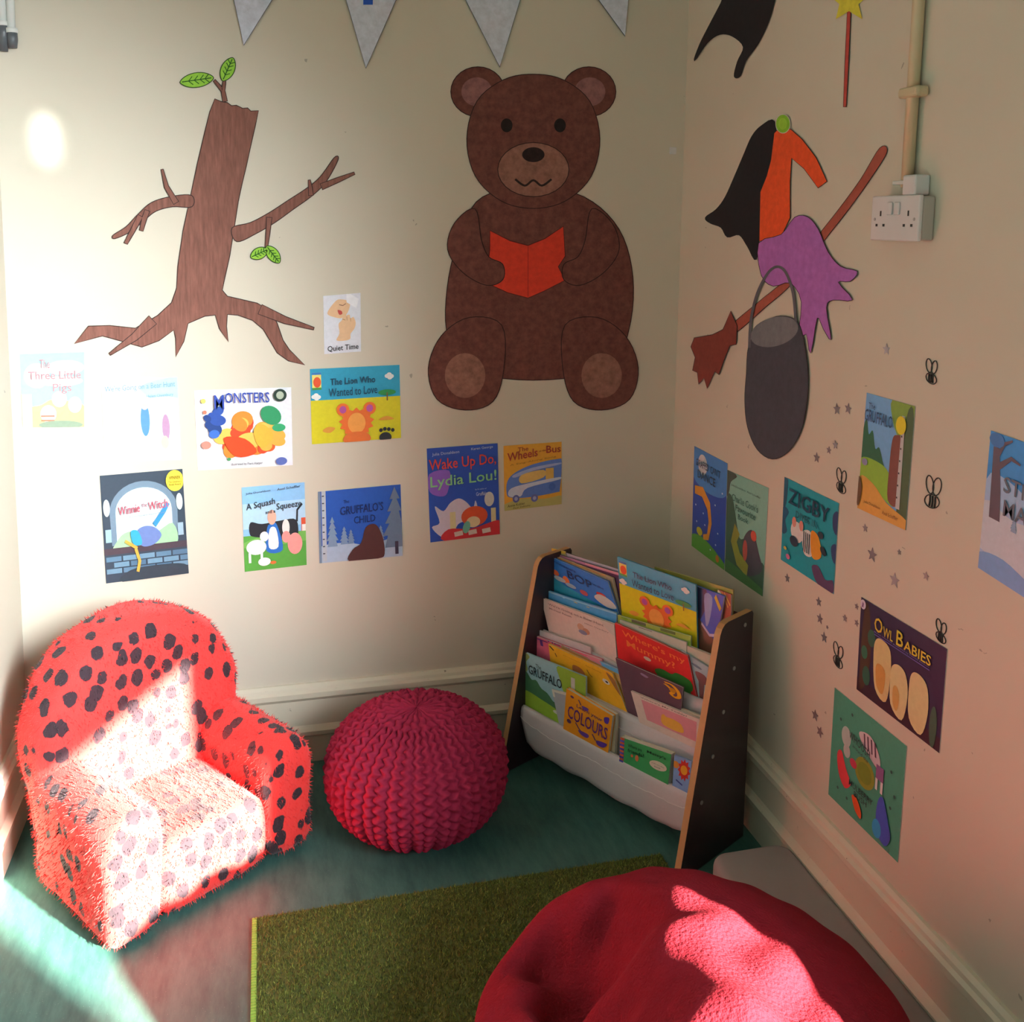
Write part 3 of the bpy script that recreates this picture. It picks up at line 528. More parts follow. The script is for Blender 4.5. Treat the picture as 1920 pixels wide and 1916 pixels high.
poster('right', 'picture_print', [(1471, 894), (1573, 944), (1563, 1114), (1464, 1049)], '#1f8f9c',
       [S([(0, .0), (.08, .02), (.06, .3), (0, .35)], '#1d4f66'), S([(0, .36), (.12, .38), (.06, .5), (.1, .62), (0, .66)], '#234f6c'), S([(1, .1), (.92, .15), (.93, .3), (1, .34)], '#2b3a62'), S([(1, .46), (.92, .5), (.94, .62), (1, .66)], '#2b3a62'), S([(.6, .85), (.72, .8), (.85, .9), (.98, .86), (.98, 1), (.72, 1)], '#553a5c'),
        S([(.42, .5), (.56, .48), (.6, .72), (.46, .76), (.4, .62)], '#e8e4e0'), S([(.56, .46), (.7, .48), (.76, .68), (.6, .74)], '#e0942f'), E(.3, .56, .12, .12, '#e4e0dc'), E(.24, .46, .04, .06, '#d98f82'), E(.38, .46, .04, .06, '#d98f82')]
       + [R(.43+.035*i, .5, .443+.035*i, .73, '#2a3040') for i in range(4)] + [E(.8, .6, .06, .04, '#27303c', 30), E(.74, .44, .05, .04, '#27303c'), E(.26, .68, .08, .06, '#2d3342'), E(.16, .9, .04, .03, '#c46a8f'), E(.1, .82, .03, .02, '#c8a64a')]
       + [T('ZIGBY', .12, .09, .88, .27, '#173850'), T('DIVES IN', .28, .31, .68, .39, '#1c5664')],
       'teal picture print beside the pale green print on the right wall', group=GR)
poster('right', 'picture_print', [(1625, 736), (1716, 762), (1698, 994), (1608, 952)], '#79aee0',
       [S([(.55, 0), (1, 0), (1, .5), (.9, .6), (.72, .3), (.6, .18)], '#7f9a3f'), S([(.85, .12), (1, .1), (1, 1), (.8, .9)], '#4a5a3a'), S([(0, .3), (.06, .22), (.12, .34), (.2, .3), (.28, .44), (.36, .42), (.45, .52), (.5, .62), (0, .62)], '#2f6044'), S([(0, .56), (.3, .54), (.6, .6), (.75, .85), (.4, .8), (0, .72)], '#8db23c'), S([(0, .72), (.3, .74), (.6, .85), (1, .92), (1, 1), (0, 1)], '#dca04a'),
        S([(.62, .32), (.7, .27), (.8, .32), (.84, .8), (.62, .82), (.6, .55)], '#7b4238'), P([(.78, .1), (.84, .1), (.86, .86), (.78, .86)], '#c9c6c4')] + [R(.79, .16+.1*i, .815, .175+.1*i, '#41383c') for i in range(7)] + [E(.78, .18, .1, .075, '#e6cf2d'), E(.1, .58, .06, .03, '#8f86a8'), S([(0, .72), (.08, .8), (.05, .95), (0, .95)], '#63472c')]
       + [T('The', .1, .07, .24, .12, '#26466f'), T('GRUFFALO', .03, .13, .62, .23, '#26466f'), T('Julia Donaldson', .15, .9, .5, .93, '#6f4d25'), T('Axel Scheffler', .55, .92, .86, .95, '#6f4d25')],
       'tall woodland print with a yellow badge below the broom and socket', group=GR)
poster('right', 'picture_print', [(1858, 807), (2010, 860), (1990, 1165), (1834, 1064)], '#3a8fd6',
       [S([(0, .35), (.3, .3), (.7, .4), (1, .35), (1, 1), (0, 1)], '#a9c6ea'), S([(0, .5), (.4, .55), (1, .5), (1, .85), (0, .85)], '#cfd6e4'), S([(0, .88), (.3, .84), (.7, .9), (1, .86), (1, 1), (0, 1)], '#7ba6dc'), P([(.06, .1), (.14, .1), (.2, .4), (.22, .6), (.08, .6)], '#5a4a58'), L([(.16, .22), (.3, .14), (.42, .16)], [.05, .03, .015], '#5a4a58'), L([(.14, .14), (.2, .06), (.3, .02)], [.04, .03, .015], '#5a4a58'), E(.1, .05, .1, .05, '#3d6fae'), fir(.4, .62, .1, .07, '#8fa5c4'), fir(.75, .6, .12, .08, '#7f95b8')]
       + [T('STICK', .24, .27, .8, .38, '#5b5f6e'), T('MAN', .26, .43, .7, .54, '#5b5f6e')],
       'blue snow scene print cut off by the right edge of the view', group=GR)
poster('right', 'picture_print', [(1615, 1119), (1776, 1217), (1761, 1412), (1606, 1292)], '#2f2542',
       [R(0, .86, 1, 1, '#3a2430'), S([(.05, .1), (.12, .1), (.16, .6), (.1, .9), (.03, .9)], '#4a3326'), E(.16, .36, .05, .09, '#2f5a48'), E(.08, .55, .04, .07, '#33664f'), E(.12, .78, .05, .1, '#2f5a48'), E(.92, .8, .04, .2, '#3c5a4a'),
        S([(.2, .5), (.22, .34), (.3, .3), (.4, .36), (.42, .6), (.38, .9), (.24, .84)], '#d9c48a'), S([(.42, .6), (.44, .48), (.52, .44), (.6, .5), (.63, .7), (.58, .96), (.44, .88)], '#dccb95'), S([(.64, .56), (.67, .42), (.76, .4), (.84, .48), (.86, .72), (.8, .96), (.66, .88)], '#dccb95'),
        S([(.24, .6), (.3, .56), (.36, .62), (.34, .84), (.26, .8)], '#cf9a52'), S([(.46, .7), (.5, .66), (.54, .74), (.52, .9), (.47, .86)], '#cfa25c'), E(.04, .06, .035, .05, '#d9cfe0'), P([(.035, .03), (.05, .05), (.045, .09), (.025, .09)], '#7a5a8a'), R(.2, .285, .85, .295, '#6a5aa8')]
       + [T('O', .2, .1, .3, .25, '#d9c23f'), T('WL', .31, .15, .43, .25, '#d9c23f'), T('B', .47, .1, .55, .25, '#d9c23f'), T('ABIES', .56, .15, .86, .25, '#d9c23f'), T('Martin Waddell illustrated by Patrick Benson', .2, .255, .84, .275, '#7f6fc0')],
       'dark purple print with three cream rounded shapes, low on the right wall', group=GR)
ringtxt = [T('WHOOSH', .28, .26, .58, .33, '#2f3f40', .04), T('around the', .34, .35, .56, .38, '#2f3f40', .03), T('MULBERRY', .32, .67, .66, .72, '#2f3f40', .0), T('BUSH', .4, .73, .58, .78, '#2f3f40', .0)]
poster('right', 'picture_print', [(1565, 1289), (1700, 1399), (1683, 1617), (1553, 1489)], '#4d9078',
       [E(.5, .52, .14, .13, '#8b8a34'), E(.5, .52, .1, .09, '#75802f'), S([(.1, .56), (.16, .5), (.24, .62), (.32, .72), (.24, .8), (.14, .72)], '#d9454a'), E(.34, .52, .05, .04, '#c23f55'), E(.22, .34, .07, .09, '#b9c2bd'), E(.24, .46, .05, .06, '#b9c2bd'), S([(.4, .2), (.55, .16), (.68, .26), (.7, .38), (.6, .36), (.45, .28)], '#d9c9cf')]
       + [P([(.46+.05*i, .18), (.48+.05*i, .18), (.5+.05*i, .3), (.48+.05*i, .3)], '#5a4252') for i in range(4)] + [R(.66, .34, .76, .46, '#8a5a86'), R(.66, .46, .69, .56, '#e6dfe0'), R(.73, .46, .76, .56, '#e6dfe0'), S([(.72, .62), (.78, .58), (.86, .74), (.9, .86), (.84, .96), (.74, .92), (.7, .78)], '#4a55b4'), E(.72, .88, .06, .08, '#3a9ad0'), S([(.36, .8), (.42, .78), (.5, .86), (.5, .93), (.42, .9)], '#dd5a33')]
       + [E(u, v, .014, .014, '#2f4a44') for u, v in ((.14, .22), (.3, .1), (.86, .3), (.92, .48), (.88, .6), (.3, .86), (.16, .84))] + ringtxt,
       'green picture print with a ring of coloured shapes, lowest on the right wall', group=GR)

# stars and doodled bees on the right wall
star_specs = [(1662, 655, 12, '#b9b4b8', 'pale silver star sticker below the hanging broomstick, above the bees'),
 (1569, 767, 13, '#85787a', 'grey star, left one of the close pair right of the cauldron'), (1590, 766, 12, '#8a7d80', 'grey star, right one of the close pair right of the cauldron'),
 (1566, 834, 10, '#8d8083', 'upper star of the little cluster below the close pair of stars'), (1554, 844, 9, '#8d8083', 'lower star of the little cluster below the close pair of stars'),
 (1531, 858, 12, '#7d6f70', 'dark star sticker just right of the bottom of the cauldron'), (1622, 990, 9, '#8f8384', 'small star under the bottom left corner of the tall woodland print'),
 (1635, 1040, 15, '#827478', 'large grey star below the tall woodland print'), (1686, 1035, 6, '#8f8180', 'tiny star right of the large grey star below the woodland print'),
 (1677, 1088, 15, '#a59698', 'large faint star above the dark purple print'), (1476, 1084, 11, '#75696a', 'dark star just below the left corner of the teal print'),
 (1535, 1128, 11, '#75696c', 'top star of the short column of stars below the teal print'), (1537, 1160, 12, '#75696c', 'middle star of the short column of stars below the teal print'),
 (1551, 1176, 5, '#75696c', 'tiny star between the lower two stars of the column below the teal print'), (1545, 1195, 12, '#75696c', 'bottom star of the short column of stars below the teal print'),
 (1584, 1159, 8, '#837577', 'small double-looking star left of the upper dark purple print'), (1606, 1137, 7, '#857779', 'upper small star touching the left side of the dark purple print'), (1606, 1168, 8, '#857779', 'lower small star touching the left side of the dark purple print'),
 (1736, 1080, 9, '#ab9b9a', 'faint star far right, above the corner of the dark purple print'), (1528, 1341, 13, '#7b6463', 'upper of the two joined stars left of the green ring print'), (1537, 1372, 13, '#7b6463', 'lower of the two joined stars left of the green ring print')]
for x, y, r, c, lab in star_specs:
    n = WALLS['right'][0]; a = Art(); ce = onw('right', x, y, .0012); rr_ = r/1000*1.08; rot = random.uniform(-14, 14)
    pts = [ce+Vector((0, -dx, -dy))*rr_ for dx, dy in star(0, 0, 1, 5, .42, -90+rot)]
    a.poly(pts, n, 1, c); a.poly([p-n*.0008 for p in pts], n, 0, c)
    tag(a.build('star_sticker', M['felt']), lab, 'sticker', 'star stickers on the right wall')
for x, y, s, flip, lab in [(1746, 698, 1.0, 1, 'small drawn bee at the top right, above the woodland print'), (1577, 903, 1.15, 1, 'drawn bee between the teal print and the woodland print'), (1749, 925, 1.35, -1, 'largest drawn bee, right of the tall woodland print'), (1764, 1185, .9, 1, 'drawn bee at the upper right corner of the dark purple print'), (1571, 1230, 1.15, 1, 'drawn bee left of the dark purple print, above two joined stars')]:
    ce = onw('right', x, y, .0015); k = .021*s
    def pt(u, v): return ce+Vector((0, -u*k*flip, -v*k))
    root = empty('bee_drawing', ce); tag(root, lab, 'drawing', 'doodled bees on the right wall')
    ring = lambda cx, cy, rx, ry, rot: [pt(*p) for p in ell(cx, cy, rx, ry, 20, rot)+[ell(cx, cy, rx, ry, 20, rot)[0]]]
    c_ = M['hole']
    for nm, pts in [('wing', ring(-.35, -.55, .38, .62, -18)), ('wing', ring(.35, -.5, .36, .6, 14)), ('body_outline', ring(.05, .55, .72, .45, 12))]:
        child_of(tube(nm, pts, .0010, c_, seg=6), root)
    for q in (-.25, .0, .25): child_of(tube('stripe', [pt(q, .18), pt(q-.02, .55), pt(q+.02, .92)], .0017, c_, seg=6), root)

# ------------------------------------------------------------------ book rack
A = Vector((-.487, .873, 0)).normalized(); D = Vector((-.873, -.487, 0)).normalized(); RRv = Vector((-.045, -.612, 0))
def bcp(a, d, z): return RRv+A*a+D*d+Vector((0, 0, z))
rack = empty('book_rack', RRv); tag(rack, 'dark wood children\'s book rack with white fabric slings in the corner', 'book rack')
PRO = [(0, 0), (0, .592), (.006, .6), (.108, .6), (.122, .597), (.133, .588), (.14, .575), (.268, .012), (.268, 0)]
def panel(name, a0, a1):
    k = len(PRO); V = [bcp(a0, d, z) for d, z in PRO]+[bcp(a1, d, z) for d, z in PRO]
    F = [tuple(range(k)), tuple(range(2*k-1, k-1, -1))]+[(i, k+i, k+(i+1) % k, (i+1) % k) for i in range(k)]
    return child_of(mesh(name, V, F, None, None, False, [0, 0]+[1]*k, [M['dark'], M['edge']]), rack)
WD = .63
panel('side_panel', 0, .017); panel('side_panel', WD-.017, WD)
RODS = [(.036, .572), (.076, .473), (.114, .374), (.151, .274), (.190, .172)]
for i, (d, z) in enumerate(RODS):
    if i == 0: child_of(tube('rod', [bcp(.017, d-.01, z+.012), bcp(WD-.017, d-.01, z+.012)], .008, M['dark'], seg=12), rack)
    else: child_of(tube('rod', [bcp(.017, d, z), bcp(WD-.017, d, z)], .0065, M['rod'], seg=12), rack)
    V, F = tube_geo([bcp(.0005, d, z), bcp(-.0018, d, z)], .0052, 12); child_of(mesh('screw', V, F, M['screw']), rack)
child_of(tube('rod', [bcp(.017, .03, .03), bcp(WD-.017, .03, .03)], .009, M['dark'], seg=12), rack)
def sling(k):
    (dr, zr), (df, zf) = RODS[k], RODS[k+1]; zb = zf-.108
    prof = [(dr+.009, zr-.004), (dr+.008, zr-.05), (dr+.012, zb+.045), (dr+.02, zb+.014), ((dr+df)/2+.012, zb), (df+.008, zb+.006), (df+.012, zb+.02), (df+.012, zf-.035), (df+.0095, zf-.004), (df+.007, zf+.006), (df, zf+.0095), (df-.007, zf+.006), (df-.009, zf-.004), (df-.006, zf-.03)]
    N = 44; V, F = [], []; k_ = len(prof)
    for i in range(N+1):
        t = i/N; a = .020+t*(WD-.040); sag = .010*math.sin(math.pi*t)
        for j, (d, z) in enumerate(prof):
            low = 1 if 2 <= j <= 7 else 0
            e = min(1, min(t, 1-t)/.06); zz = z+(0 if not low else .012*(1-e))-(sag*.35 if j >= 1 else 0)
            dd = d+(.003*math.sin(a*23+j*.5)+.0015*math.sin(a*61+j*1.3))*low
            if 3 <= j <= 6: zz += .0018*math.sin(a*41+k*2)
            V.append(bcp(a+(.5-t)*.07*(.6 if 3 <= j <= 6 else 0), dd, zz))
    for i in range(N):
        for j in range(k_-1): F.append((i*k_+j, i*k_+j+1, (i+1)*k_+j+1, (i+1)*k_+j))
    o = child_of(mesh('fabric_sling', V, F, M['canvas'], None, True), rack)
    m = o.modifiers.new('thickness', 'SOLIDIFY'); m.thickness = .0018; m.offset = 0
    pts = []
    for i in range(0, N+1):
        v = V[i*k_+7]; pts.append(v+D*.0016+Vector((0, 0, .002+.0012*math.sin(i*2.3))))
    st = tube('stitching', pts, .0009, M['thread'], None, 6); child_of(st, rack)
for k in range(4): sling(k)

# ------------------------------------------------------------------ books in the rack
NP = D.copy()
def px_of(p):
    d = p-CAM; z = d.dot(fw); return (PX0+FPX*d.dot(rt)/z, PY0-FPX*d.dot(up)/z)
def c4(X, Y): return (940+X/3.832, 1000+Y/3.832)
def hitd(px, py, d): return hit(px, py, D, RRv+D*d)
def bis(p_top, p_low, d, zt):
    lo, hi = -1.0, 8.0
    for _ in range(60):
        m = (lo+hi)/2; x = p_top[0]+(p_low[0]-p_top[0])*m; y = p_top[1]+(p_low[1]-p_top[1])*m
        if hitd(x, y, d).z > zt: lo = m
        else: hi = m
    return hitd(x, y, d)
def book(label, tl, tr, ll, lr, dt, db, zb, th, base, shapes, cat='book', spine=None, group='picture books in the rack'):
    tl, tr, ll, lr = c4(*tl), c4(*tr), c4(*ll), c4(*lr)
    q = [hitd(*tl, dt), hitd(*tr, dt), bis(tr, lr, db, zb), bis(tl, ll, db, zb)]
    n = (q[3]-q[0]).cross(q[1]-q[0]).normalized()
    if n.dot(CAM-q[0]) < 0: n = -n
    vf = max((Vector(ll)-Vector(tl)).length, 1)/max(1e-6, (Vector(px_of(q[3]))-Vector(tl)).length); vf = min(1, max(vf, (Vector(lr)-Vector(tr)).length/max(1e-6, (Vector(px_of(q[2]))-Vector(tr)).length)))
    shapes = [('p', [(u, v*vf if v < .985 else 1) for u, v in s_[1]], s_[2]) if s_[0] == 'p' else ('t', s_[1], s_[2], s_[3]*vf, s_[4], s_[5]*vf, s_[6], s_[7]*vf, s_[8]*vf) for s_ in shapes]
    o = sheet('picture_book', q, n, .0012, base, shapes, part='lettering'); tag(o, label, cat, group)
    b0 = [p-n*.0013 for p in q]; cen = sum(b0, Vector())/4
    ins = [p+(cen-p)*.018 for p in b0]; bk = [p-n*(th-.0026) for p in ins]
    V = ins+bk; F = [(0, 3, 2, 1), (4, 5, 6, 7), (0, 1, 5, 4), (1, 2, 6, 5), (2, 3, 7, 6), (3, 0, 4, 7)]
    mesh('pages', V, F, M['pages'], o)
    a = Art(); fb = [p-n*(th-.0013) for p in q]; ff = [p-n*th for p in q]; sp = spine or base
    a.quad([fb[0], fb[1], fb[2], fb[3]], sp); a.quad([ff[0], ff[1], ff[2], ff[3]], sp)
    a.quad([q[0], fb[0], fb[3], q[3]], sp)
    for i in range(4): a.quad([fb[i], fb[(i+1) % 4], ff[(i+1) % 4], ff[i]], sp)
    a.build('back_cover', M['print'], o)
    return o
OC = '#d9d2c4'
Z1, Z2, Z3, Z4 = .385, .285, .185, .082
# top tier
book('pale lilac book at the very back of the top tier, left side', (380, 116), (850, 262), (395, 300), (850, 450), .040, .052, Z1, .004, '#b9a3b8', [R(0, 0, 1, .06, '#c9bccb')])
book('dark purple book with a pink top band behind the blue title book, top tier', (372, 140), (848, 285), (390, 330), (858, 560), .050, .056, Z1, .005, '#4d2c49', [R(.1, 0, 1, .07, '#b0708f'), R(.5, .0, 1, .05, '#c98a9a')])
book('thin yellow-tipped book poking up at the back left of the top tier', (360, 106), (460, 130), (372, 300), (470, 330), .045, .050, Z1, .003, '#c9a432', [R(0, .1, 1, 1, '#b3a27a')])
book('cream book with orange edge just behind the blue title book, top tier', (330, 142), (800, 322), (360, 400), (850, 560), .060, .062, Z1, .007, '#d5b48a', [R(0, 0, 1, .03, '#d98a4a'), R(.9, 0, 1, .2, '#c9a58a')])
book('blue book with red and white shapes at the left front of the top tier', (306, 147), (765, 345), (348, 400), (842, 575), .074, .069, Z1, .006, '#2f74c4',
     [S([(0, .6), (.3, .7), (.6, .8), (1, .9), (1, 1), (0, 1)], '#2b8fae'), E(.15, .42, .05, .08, '#d9653a'), E(.3, .52, .05, .12, '#d9703c'), E(.2, .56, .09, .07, '#b9c6cf'), E(.36, .62, .08, .06, '#9fb7c9'), E(.82, .5, .07, .06, '#c23a3a'), S([(.7, .66), (.8, .5), (.95, .55), (1, .72), (.85, .8)], '#dcdad6'), E(.55, .66, .06, .07, '#b0525a')]
     + [T('Dinosaurs', .12, .06, .5, .14, '#1d3f86', .04), T('BOP', .35, .2, .72, .42, '#16325f', .04), T('in the', .74, .24, .9, .3, '#1d3f86')])
book('olive green book rising behind the teal and yellow book, top tier', (1100, 238), (1665, 405), (1110, 420), (1660, 600), .042, .05, Z1, .005, '#8f8a3c', [R(.82, .1, 1, .6, '#b3ac4a')])
book('red and brown book leaning at the right end of the top tier', (1555, 405), (1650, 440), (1545, 600), (1650, 600), .050, .054, Z1, .006, '#9a4a35', [S([(0, 0), (.3, .1), (.5, .4), (.3, .6), (0, .3)], '#e0d3b8'), L([(.3, 0), (.8, .5)], .08, '#c98a4a'), L([(.5, 0), (.95, .4)], .06, '#d9b04a')])
book('dark blue book with brown lower corner right of the teal and yellow book, top tier', (1402, 378), (1600, 452), (1412, 800), (1545, 830), .058, .064, Z1, .007, '#2f56b4', [S([(0, 0), (.35, 0), (.4, .25), (.2, .5), (0, .6)], '#3a3a5c'), S([(.3, .1), (.6, .1), (.55, .5), (.4, .6)], '#8fa3d0'), S([(0, .55), (.3, .62), (.9, .85), (.8, 1), (0, 1)], '#6e4a3a'), L([(.2, .6), (.6, .75), (1, .7)], .05, '#c9c0dc'), L([(.7, .05), (.95, .25)], .08, '#cdb23c')])
lion_shapes = savanna(2)
book('teal and yellow picture book at the front centre of the top tier', (832, 168), (1396, 370), (866, 590), (1408, 830), .074, .070, Z1, .006, '#3a9cba', lion_shapes)
# second tier
book('light blue book with yellow stars behind the pale pink title book, second tier', (306, 402), (828, 572), (335, 500), (826, 660), .094, .094, Z2, .006, '#4f9fd6', [S([(0, .0), (.5, .05), (1, .0), (1, .12), (.4, .16), (0, .1)], '#8cc3e0'), P(star(.45, .22, .04), '#e0c94a'), P(star(.62, .26, .035), '#e0c94a'), P(star(.28, .16, .025), '#cfe2ea')])
book('slate purple book peeping out at the left of the pale pink title book', (280, 480), (560, 575), (345, 720), (600, 800), .100, .098, Z2, .004, '#6a5a72', [])
book('pale pink book with thin dark title in the second tier, left', (285, 462), (812, 655), (345, 720), (832, 930), .114, .107, Z2, .007, '#e9d2c8',
     [E(.53, .42, .05, .1, '#dba58a'), E(.6, .48, .05, .08, '#c98f72'), E(.55, .54, .06, .06, '#8a86a0'), E(.02, .05, .015, .02, '#b0605a'), S([(.82, 0), (1, .0), (1, .3), (.9, .2)], '#d9cfc6')]
     + [T("We're Going on a Bear Hunt", .1, .08, .86, .16, '#8a6a66', .03), T('Michael Rosen', .1, .19, .42, .24, '#9a7d78', .01), T('Helen Oxenbury', .6, .24, .92, .29, '#9a7d78', .01)])
book('grass green book behind the red title book, second tier', (836, 586), (1362, 738), (842, 660), (1362, 820), .092, .094, Z2, .006, '#8fae4a', [R(.2, .03, .4, .3, '#4a5a40'), R(.6, .06, .8, .3, '#4f6a38'), E(.1, .14, .05, .08, '#6f9a2c'), R(0, 0, 1, .02, '#cfd8c0')])
book('pale green-white book sandwiched behind the red title book, second tier', (850, 620), (1330, 782), (850, 680), (1330, 840), .101, .100, Z2, .005, '#b9c4b4', [R(.3, .1, .5, .16, '#5a4a52')])
book('pale grey book with loose pages at the right end of the second tier', (1180, 745), (1520, 880), (1200, 800), (1500, 1000), .098, .100, Z2, .008, '#c9c4b0', [R(0, 0, 1, .03, '#a59a80')])
book('light blue-grey book slipped behind the right corner of the red title book', (1290, 838), (1508, 975), (1330, 960), (1480, 1110), .106, .104, Z2, .005, '#a9bcc4', [S([(.4, .6), (.8, .5), (1, .8), (.6, 1)], '#7a4a4a'), E(.5, .3, .2, .06, '#6a7a8f')])
book('bright red book with orange handwritten title in the second tier', (815, 642), (1338, 880), (838, 890), (1400, 1165), .114, .110, Z2, .006, '#d32b2b', [S([(.5, .82), (.6, .7), (.72, .72), (.8, .62), (.95, .66), (.98, .84), (.9, 1), (.6, 1)], '#3f7a34'), E(.42, .6, .05, .05, '#c9b09a')]
     + [T("Where's my", .1, .1, .95, .3, '#ec7a3a', .0), T('Mummy?', .15, .34, .8, .56, '#ec7a3a', .02)])
# third tier
book('white book peeping over the pink book at the left of the third tier', (255, 690), (640, 815), (262, 760), (640, 900), .128, .130, Z3, .004, '#cfc8cc', [])
book('pink book with a purple title at the left of the third tier', (174, 708), (722, 905), (200, 850), (740, 1040), .138, .138, Z3, .006, '#e06a86', [R(0, 0, 1, .03, '#d8d2d4'), S([(.8, .1), (1, .05), (1, .4)], '#d98a9a')] + [T('Ti', .12, .1, .36, .42, '#5a3278', .0), T('TIGER', .28, .02, .62, .09, '#5a3278', .0)])
book('tan brown book behind the yellow book, third tier', (430, 805), (862, 1022), (440, 900), (910, 1270), .142, .140, Z3, .005, '#a9835a', [S([(.8, .0), (1, 0), (1, .3), (.9, .2)], '#cfa56a'), E(.93, .16, .04, .05, '#d9b06a')])
book('sky blue book with a dark blue title in the middle of the third tier', (705, 915), (1190, 1130), (860, 1200), (1270, 1300), .140, .140, Z3, .005, '#5fa6d6', [R(.0, .2, .16, 1, '#3c5a92'), R(.16, .4, .21, .6, '#b04a5a'), R(0, 0, 1, .02, '#a9c6d6')] + [T('art', .26, .2, .5, .42, '#2a4a8a', .02)])
book('dark purple book with a yellow ring shape in the third tier, right', (820, 895), (1305, 1108), (832, 950), (1292, 1260), .152, .146, Z3, .006, '#5a3f4c', [S([(.4, .2), (.5, .26), (.46, .36), (.38, .3)], '#8f7a9a'), L(smoothpts([(.74, .12), (.84, .1), (.93, .26), (.96, .5), (.9, .62), (.84, .54), (.87, .4), (.8, .26), (.74, .2)], 4, False), .06, '#e8a922'), E(.86, .34, .05, .1, '#c98a1c')])
book('bright yellow book with round eye shape in the third tier, left of centre', (338, 792), (798, 1005), (348, 880), (905, 1285), .152, .146, Z3, .006, '#ecb22e', [S([(.35, .35), (.45, .3), (.52, .4), (.5, .6), (.36, .66)], '#a5643a'), E(.84, .36, .05, .07, '#eee6e0'), E(.85, .36, .02, .03, '#3a2f3a'), L([(.02, .05), (.08, .14)], .03, '#4a3a24'), S([(.9, .05), (1, .2), (1, .6), (.93, .3)], '#9a6a3c'), L([(.58, .26), (.6, .36), (.64, .42)], .012, '#5a3f1e'), L([(.1, .2), (.12, .3)], .015, '#5a3f1e')]
     + [T('Julia Donaldson', .24, .12, .5, .15, '#b07f1e', .0), T('Axel Scheffler', .58, .12, .82, .15, '#b07f1e', .0)])
book('cream-edged book behind the pale pink framed book, third tier right', (1010, 1150), (1448, 1318), (1010, 1200), (1445, 1400), .150, .152, Z3, .006, '#d8cdb4', [])
book('pale pink framed book with a yellow shape at the right of the third tier', (930, 1132), (1445, 1345), (985, 1330), (1420, 1520), .161, .157, Z3, .006, '#e6d3c9', [P([(.14, .17), (.93, .14), (.95, .9), (.16, .9)], '#d9909a'), S([(.42, .5), (.46, .38), (.5, .44), (.6, .42), (.72, .5), (.74, .8), (.44, .8)], '#e8b04a')] + [T("Where's My Teddy?", .14, .05, .8, .12, '#6a5a5a', .0)])
# bottom tier
book('light blue and green woodland picture book at the left of the bottom tier', (152, 848), (606, 1032), (166, 1240), (606, 1200), .182, .178, Z4, .006, '#9cc8d2', [S([(.58, 0), (1, 0), (1, .7), (.8, .6), (.66, .4), (.6, .2)], '#8aa63a'), S([(0, 0), (.12, .04), (.06, .16), (.08, .3), (0, .36)], '#8a9a5a'), R(.78, .1, .84, .6, '#cfc9c4'), S([(0, .4), (.06, .34), (.14, .44), (.22, .42), (.3, .52), (.4, .56), (.5, .66), (.58, .62), (.66, .8), (0, .8)], '#3f6f4c'), S([(.0, .7), (.3, .72), (.6, .8), (.7, 1), (0, 1)], '#93b83c'), E(.55, .82, .06, .03, '#dfe0d4')]
     + [T('The', .22, .12, .31, .19, '#39525c', .0), T('GRUFFALO', .1, .2, .64, .36, '#1e2a33', .03)])
book('small grey and white book tucked behind the orange title book', (362, 1118), (520, 1160), (400, 1300), (540, 1330), .186, .182, Z4, .003, '#b9bcc4', [R(0, 0, 1, .1, '#ece8dc'), R(0, 0, .1, .3, '#ece8dc')])
book('thick cream board book directly behind the orange title book', (480, 1108), (826, 1300), (470, 1380), (815, 1580), .186, .180, Z4, .010, '#cfc3a6', [])
book('orange board book with purple lettering in the middle of the bottom tier', (468, 1114), (800, 1312), (446, 1390), (768, 1570), .199, .193, Z4, .011, '#f09a26', [L([(.28, .1), (.34, .2)], .025, '#4a2f66'), S([(.36, .2), (.5, .18), (.48, .26), (.4, .26)], '#6a3f9a'), S([(.84, .16), (.94, .1), (.93, .26), (.86, .28)], '#4f2f96'), E(.14, .12, .04, .03, '#5a3566'), L([(.26, .7), (.34, .8), (.42, .86)], .025, '#4a2f66'), S([(.34, .84), (.56, .82), (.54, .92), (.4, .92)], '#6a3f9a'), E(.12, .76, .05, .05, '#6a3f66'), L([(.64, .74), (.72, .86)], .025, '#4a2f66'), S([(.74, .84), (.96, .78), (.9, .92), (.78, .94)], '#5f379a')]
     + [T('Learn your', .26, .21, .82, .32, '#4a2466', .0), T('COLOURS', .08, .36, .95, .68, '#5a2470', .02)])
book('green board book with striped spine and white oval at the right of the bottom tier', (856, 1462), (1222, 1588), (850, 1600), (1200, 1790), .199, .195, Z4, .016, '#3f9658', [R(0, 0, .085, 1, '#d9603a')] + [R(0, .1+.16*i, .085, .18+.16*i, '#5a4fb0') for i in range(6)] + [E(.78, .55, .17, .16, '#ece0cc'), E(.36, .58, .035, .12, '#e0704a'), E(.26, .56, .025, .06, '#e0704a')]
     + [T('Where are', .17, .14, .45, .26, '#16331f', .0), T("Maisy's", .55, .13, .92, .26, '#16331f', .02), T('friends?', .17, .32, .5, .46, '#16331f', .0), T('a lift-the-flap', .66, .5, .9, .54, '#8a7a6a', .03), T('book', .72, .58, .84, .63, '#8a7a6a', .0)], spine='#d9cdb4')
book('small sky blue book with a red sun at the right end of the bottom tier', (1244, 1592), (1368, 1640), (1232, 1760), (1346, 1850), .195, .193, Z4, .005, '#8aa9e0', [E(.12, .3, .2, .12, '#d98a3c'), P(star(.62, .38, .38, 11, .72), '#c92f2a'), E(.62, .38, .2, .16, '#eaa02f'), L([(.2, .8), (.6, .9)], .05, '#3f4aa0')])

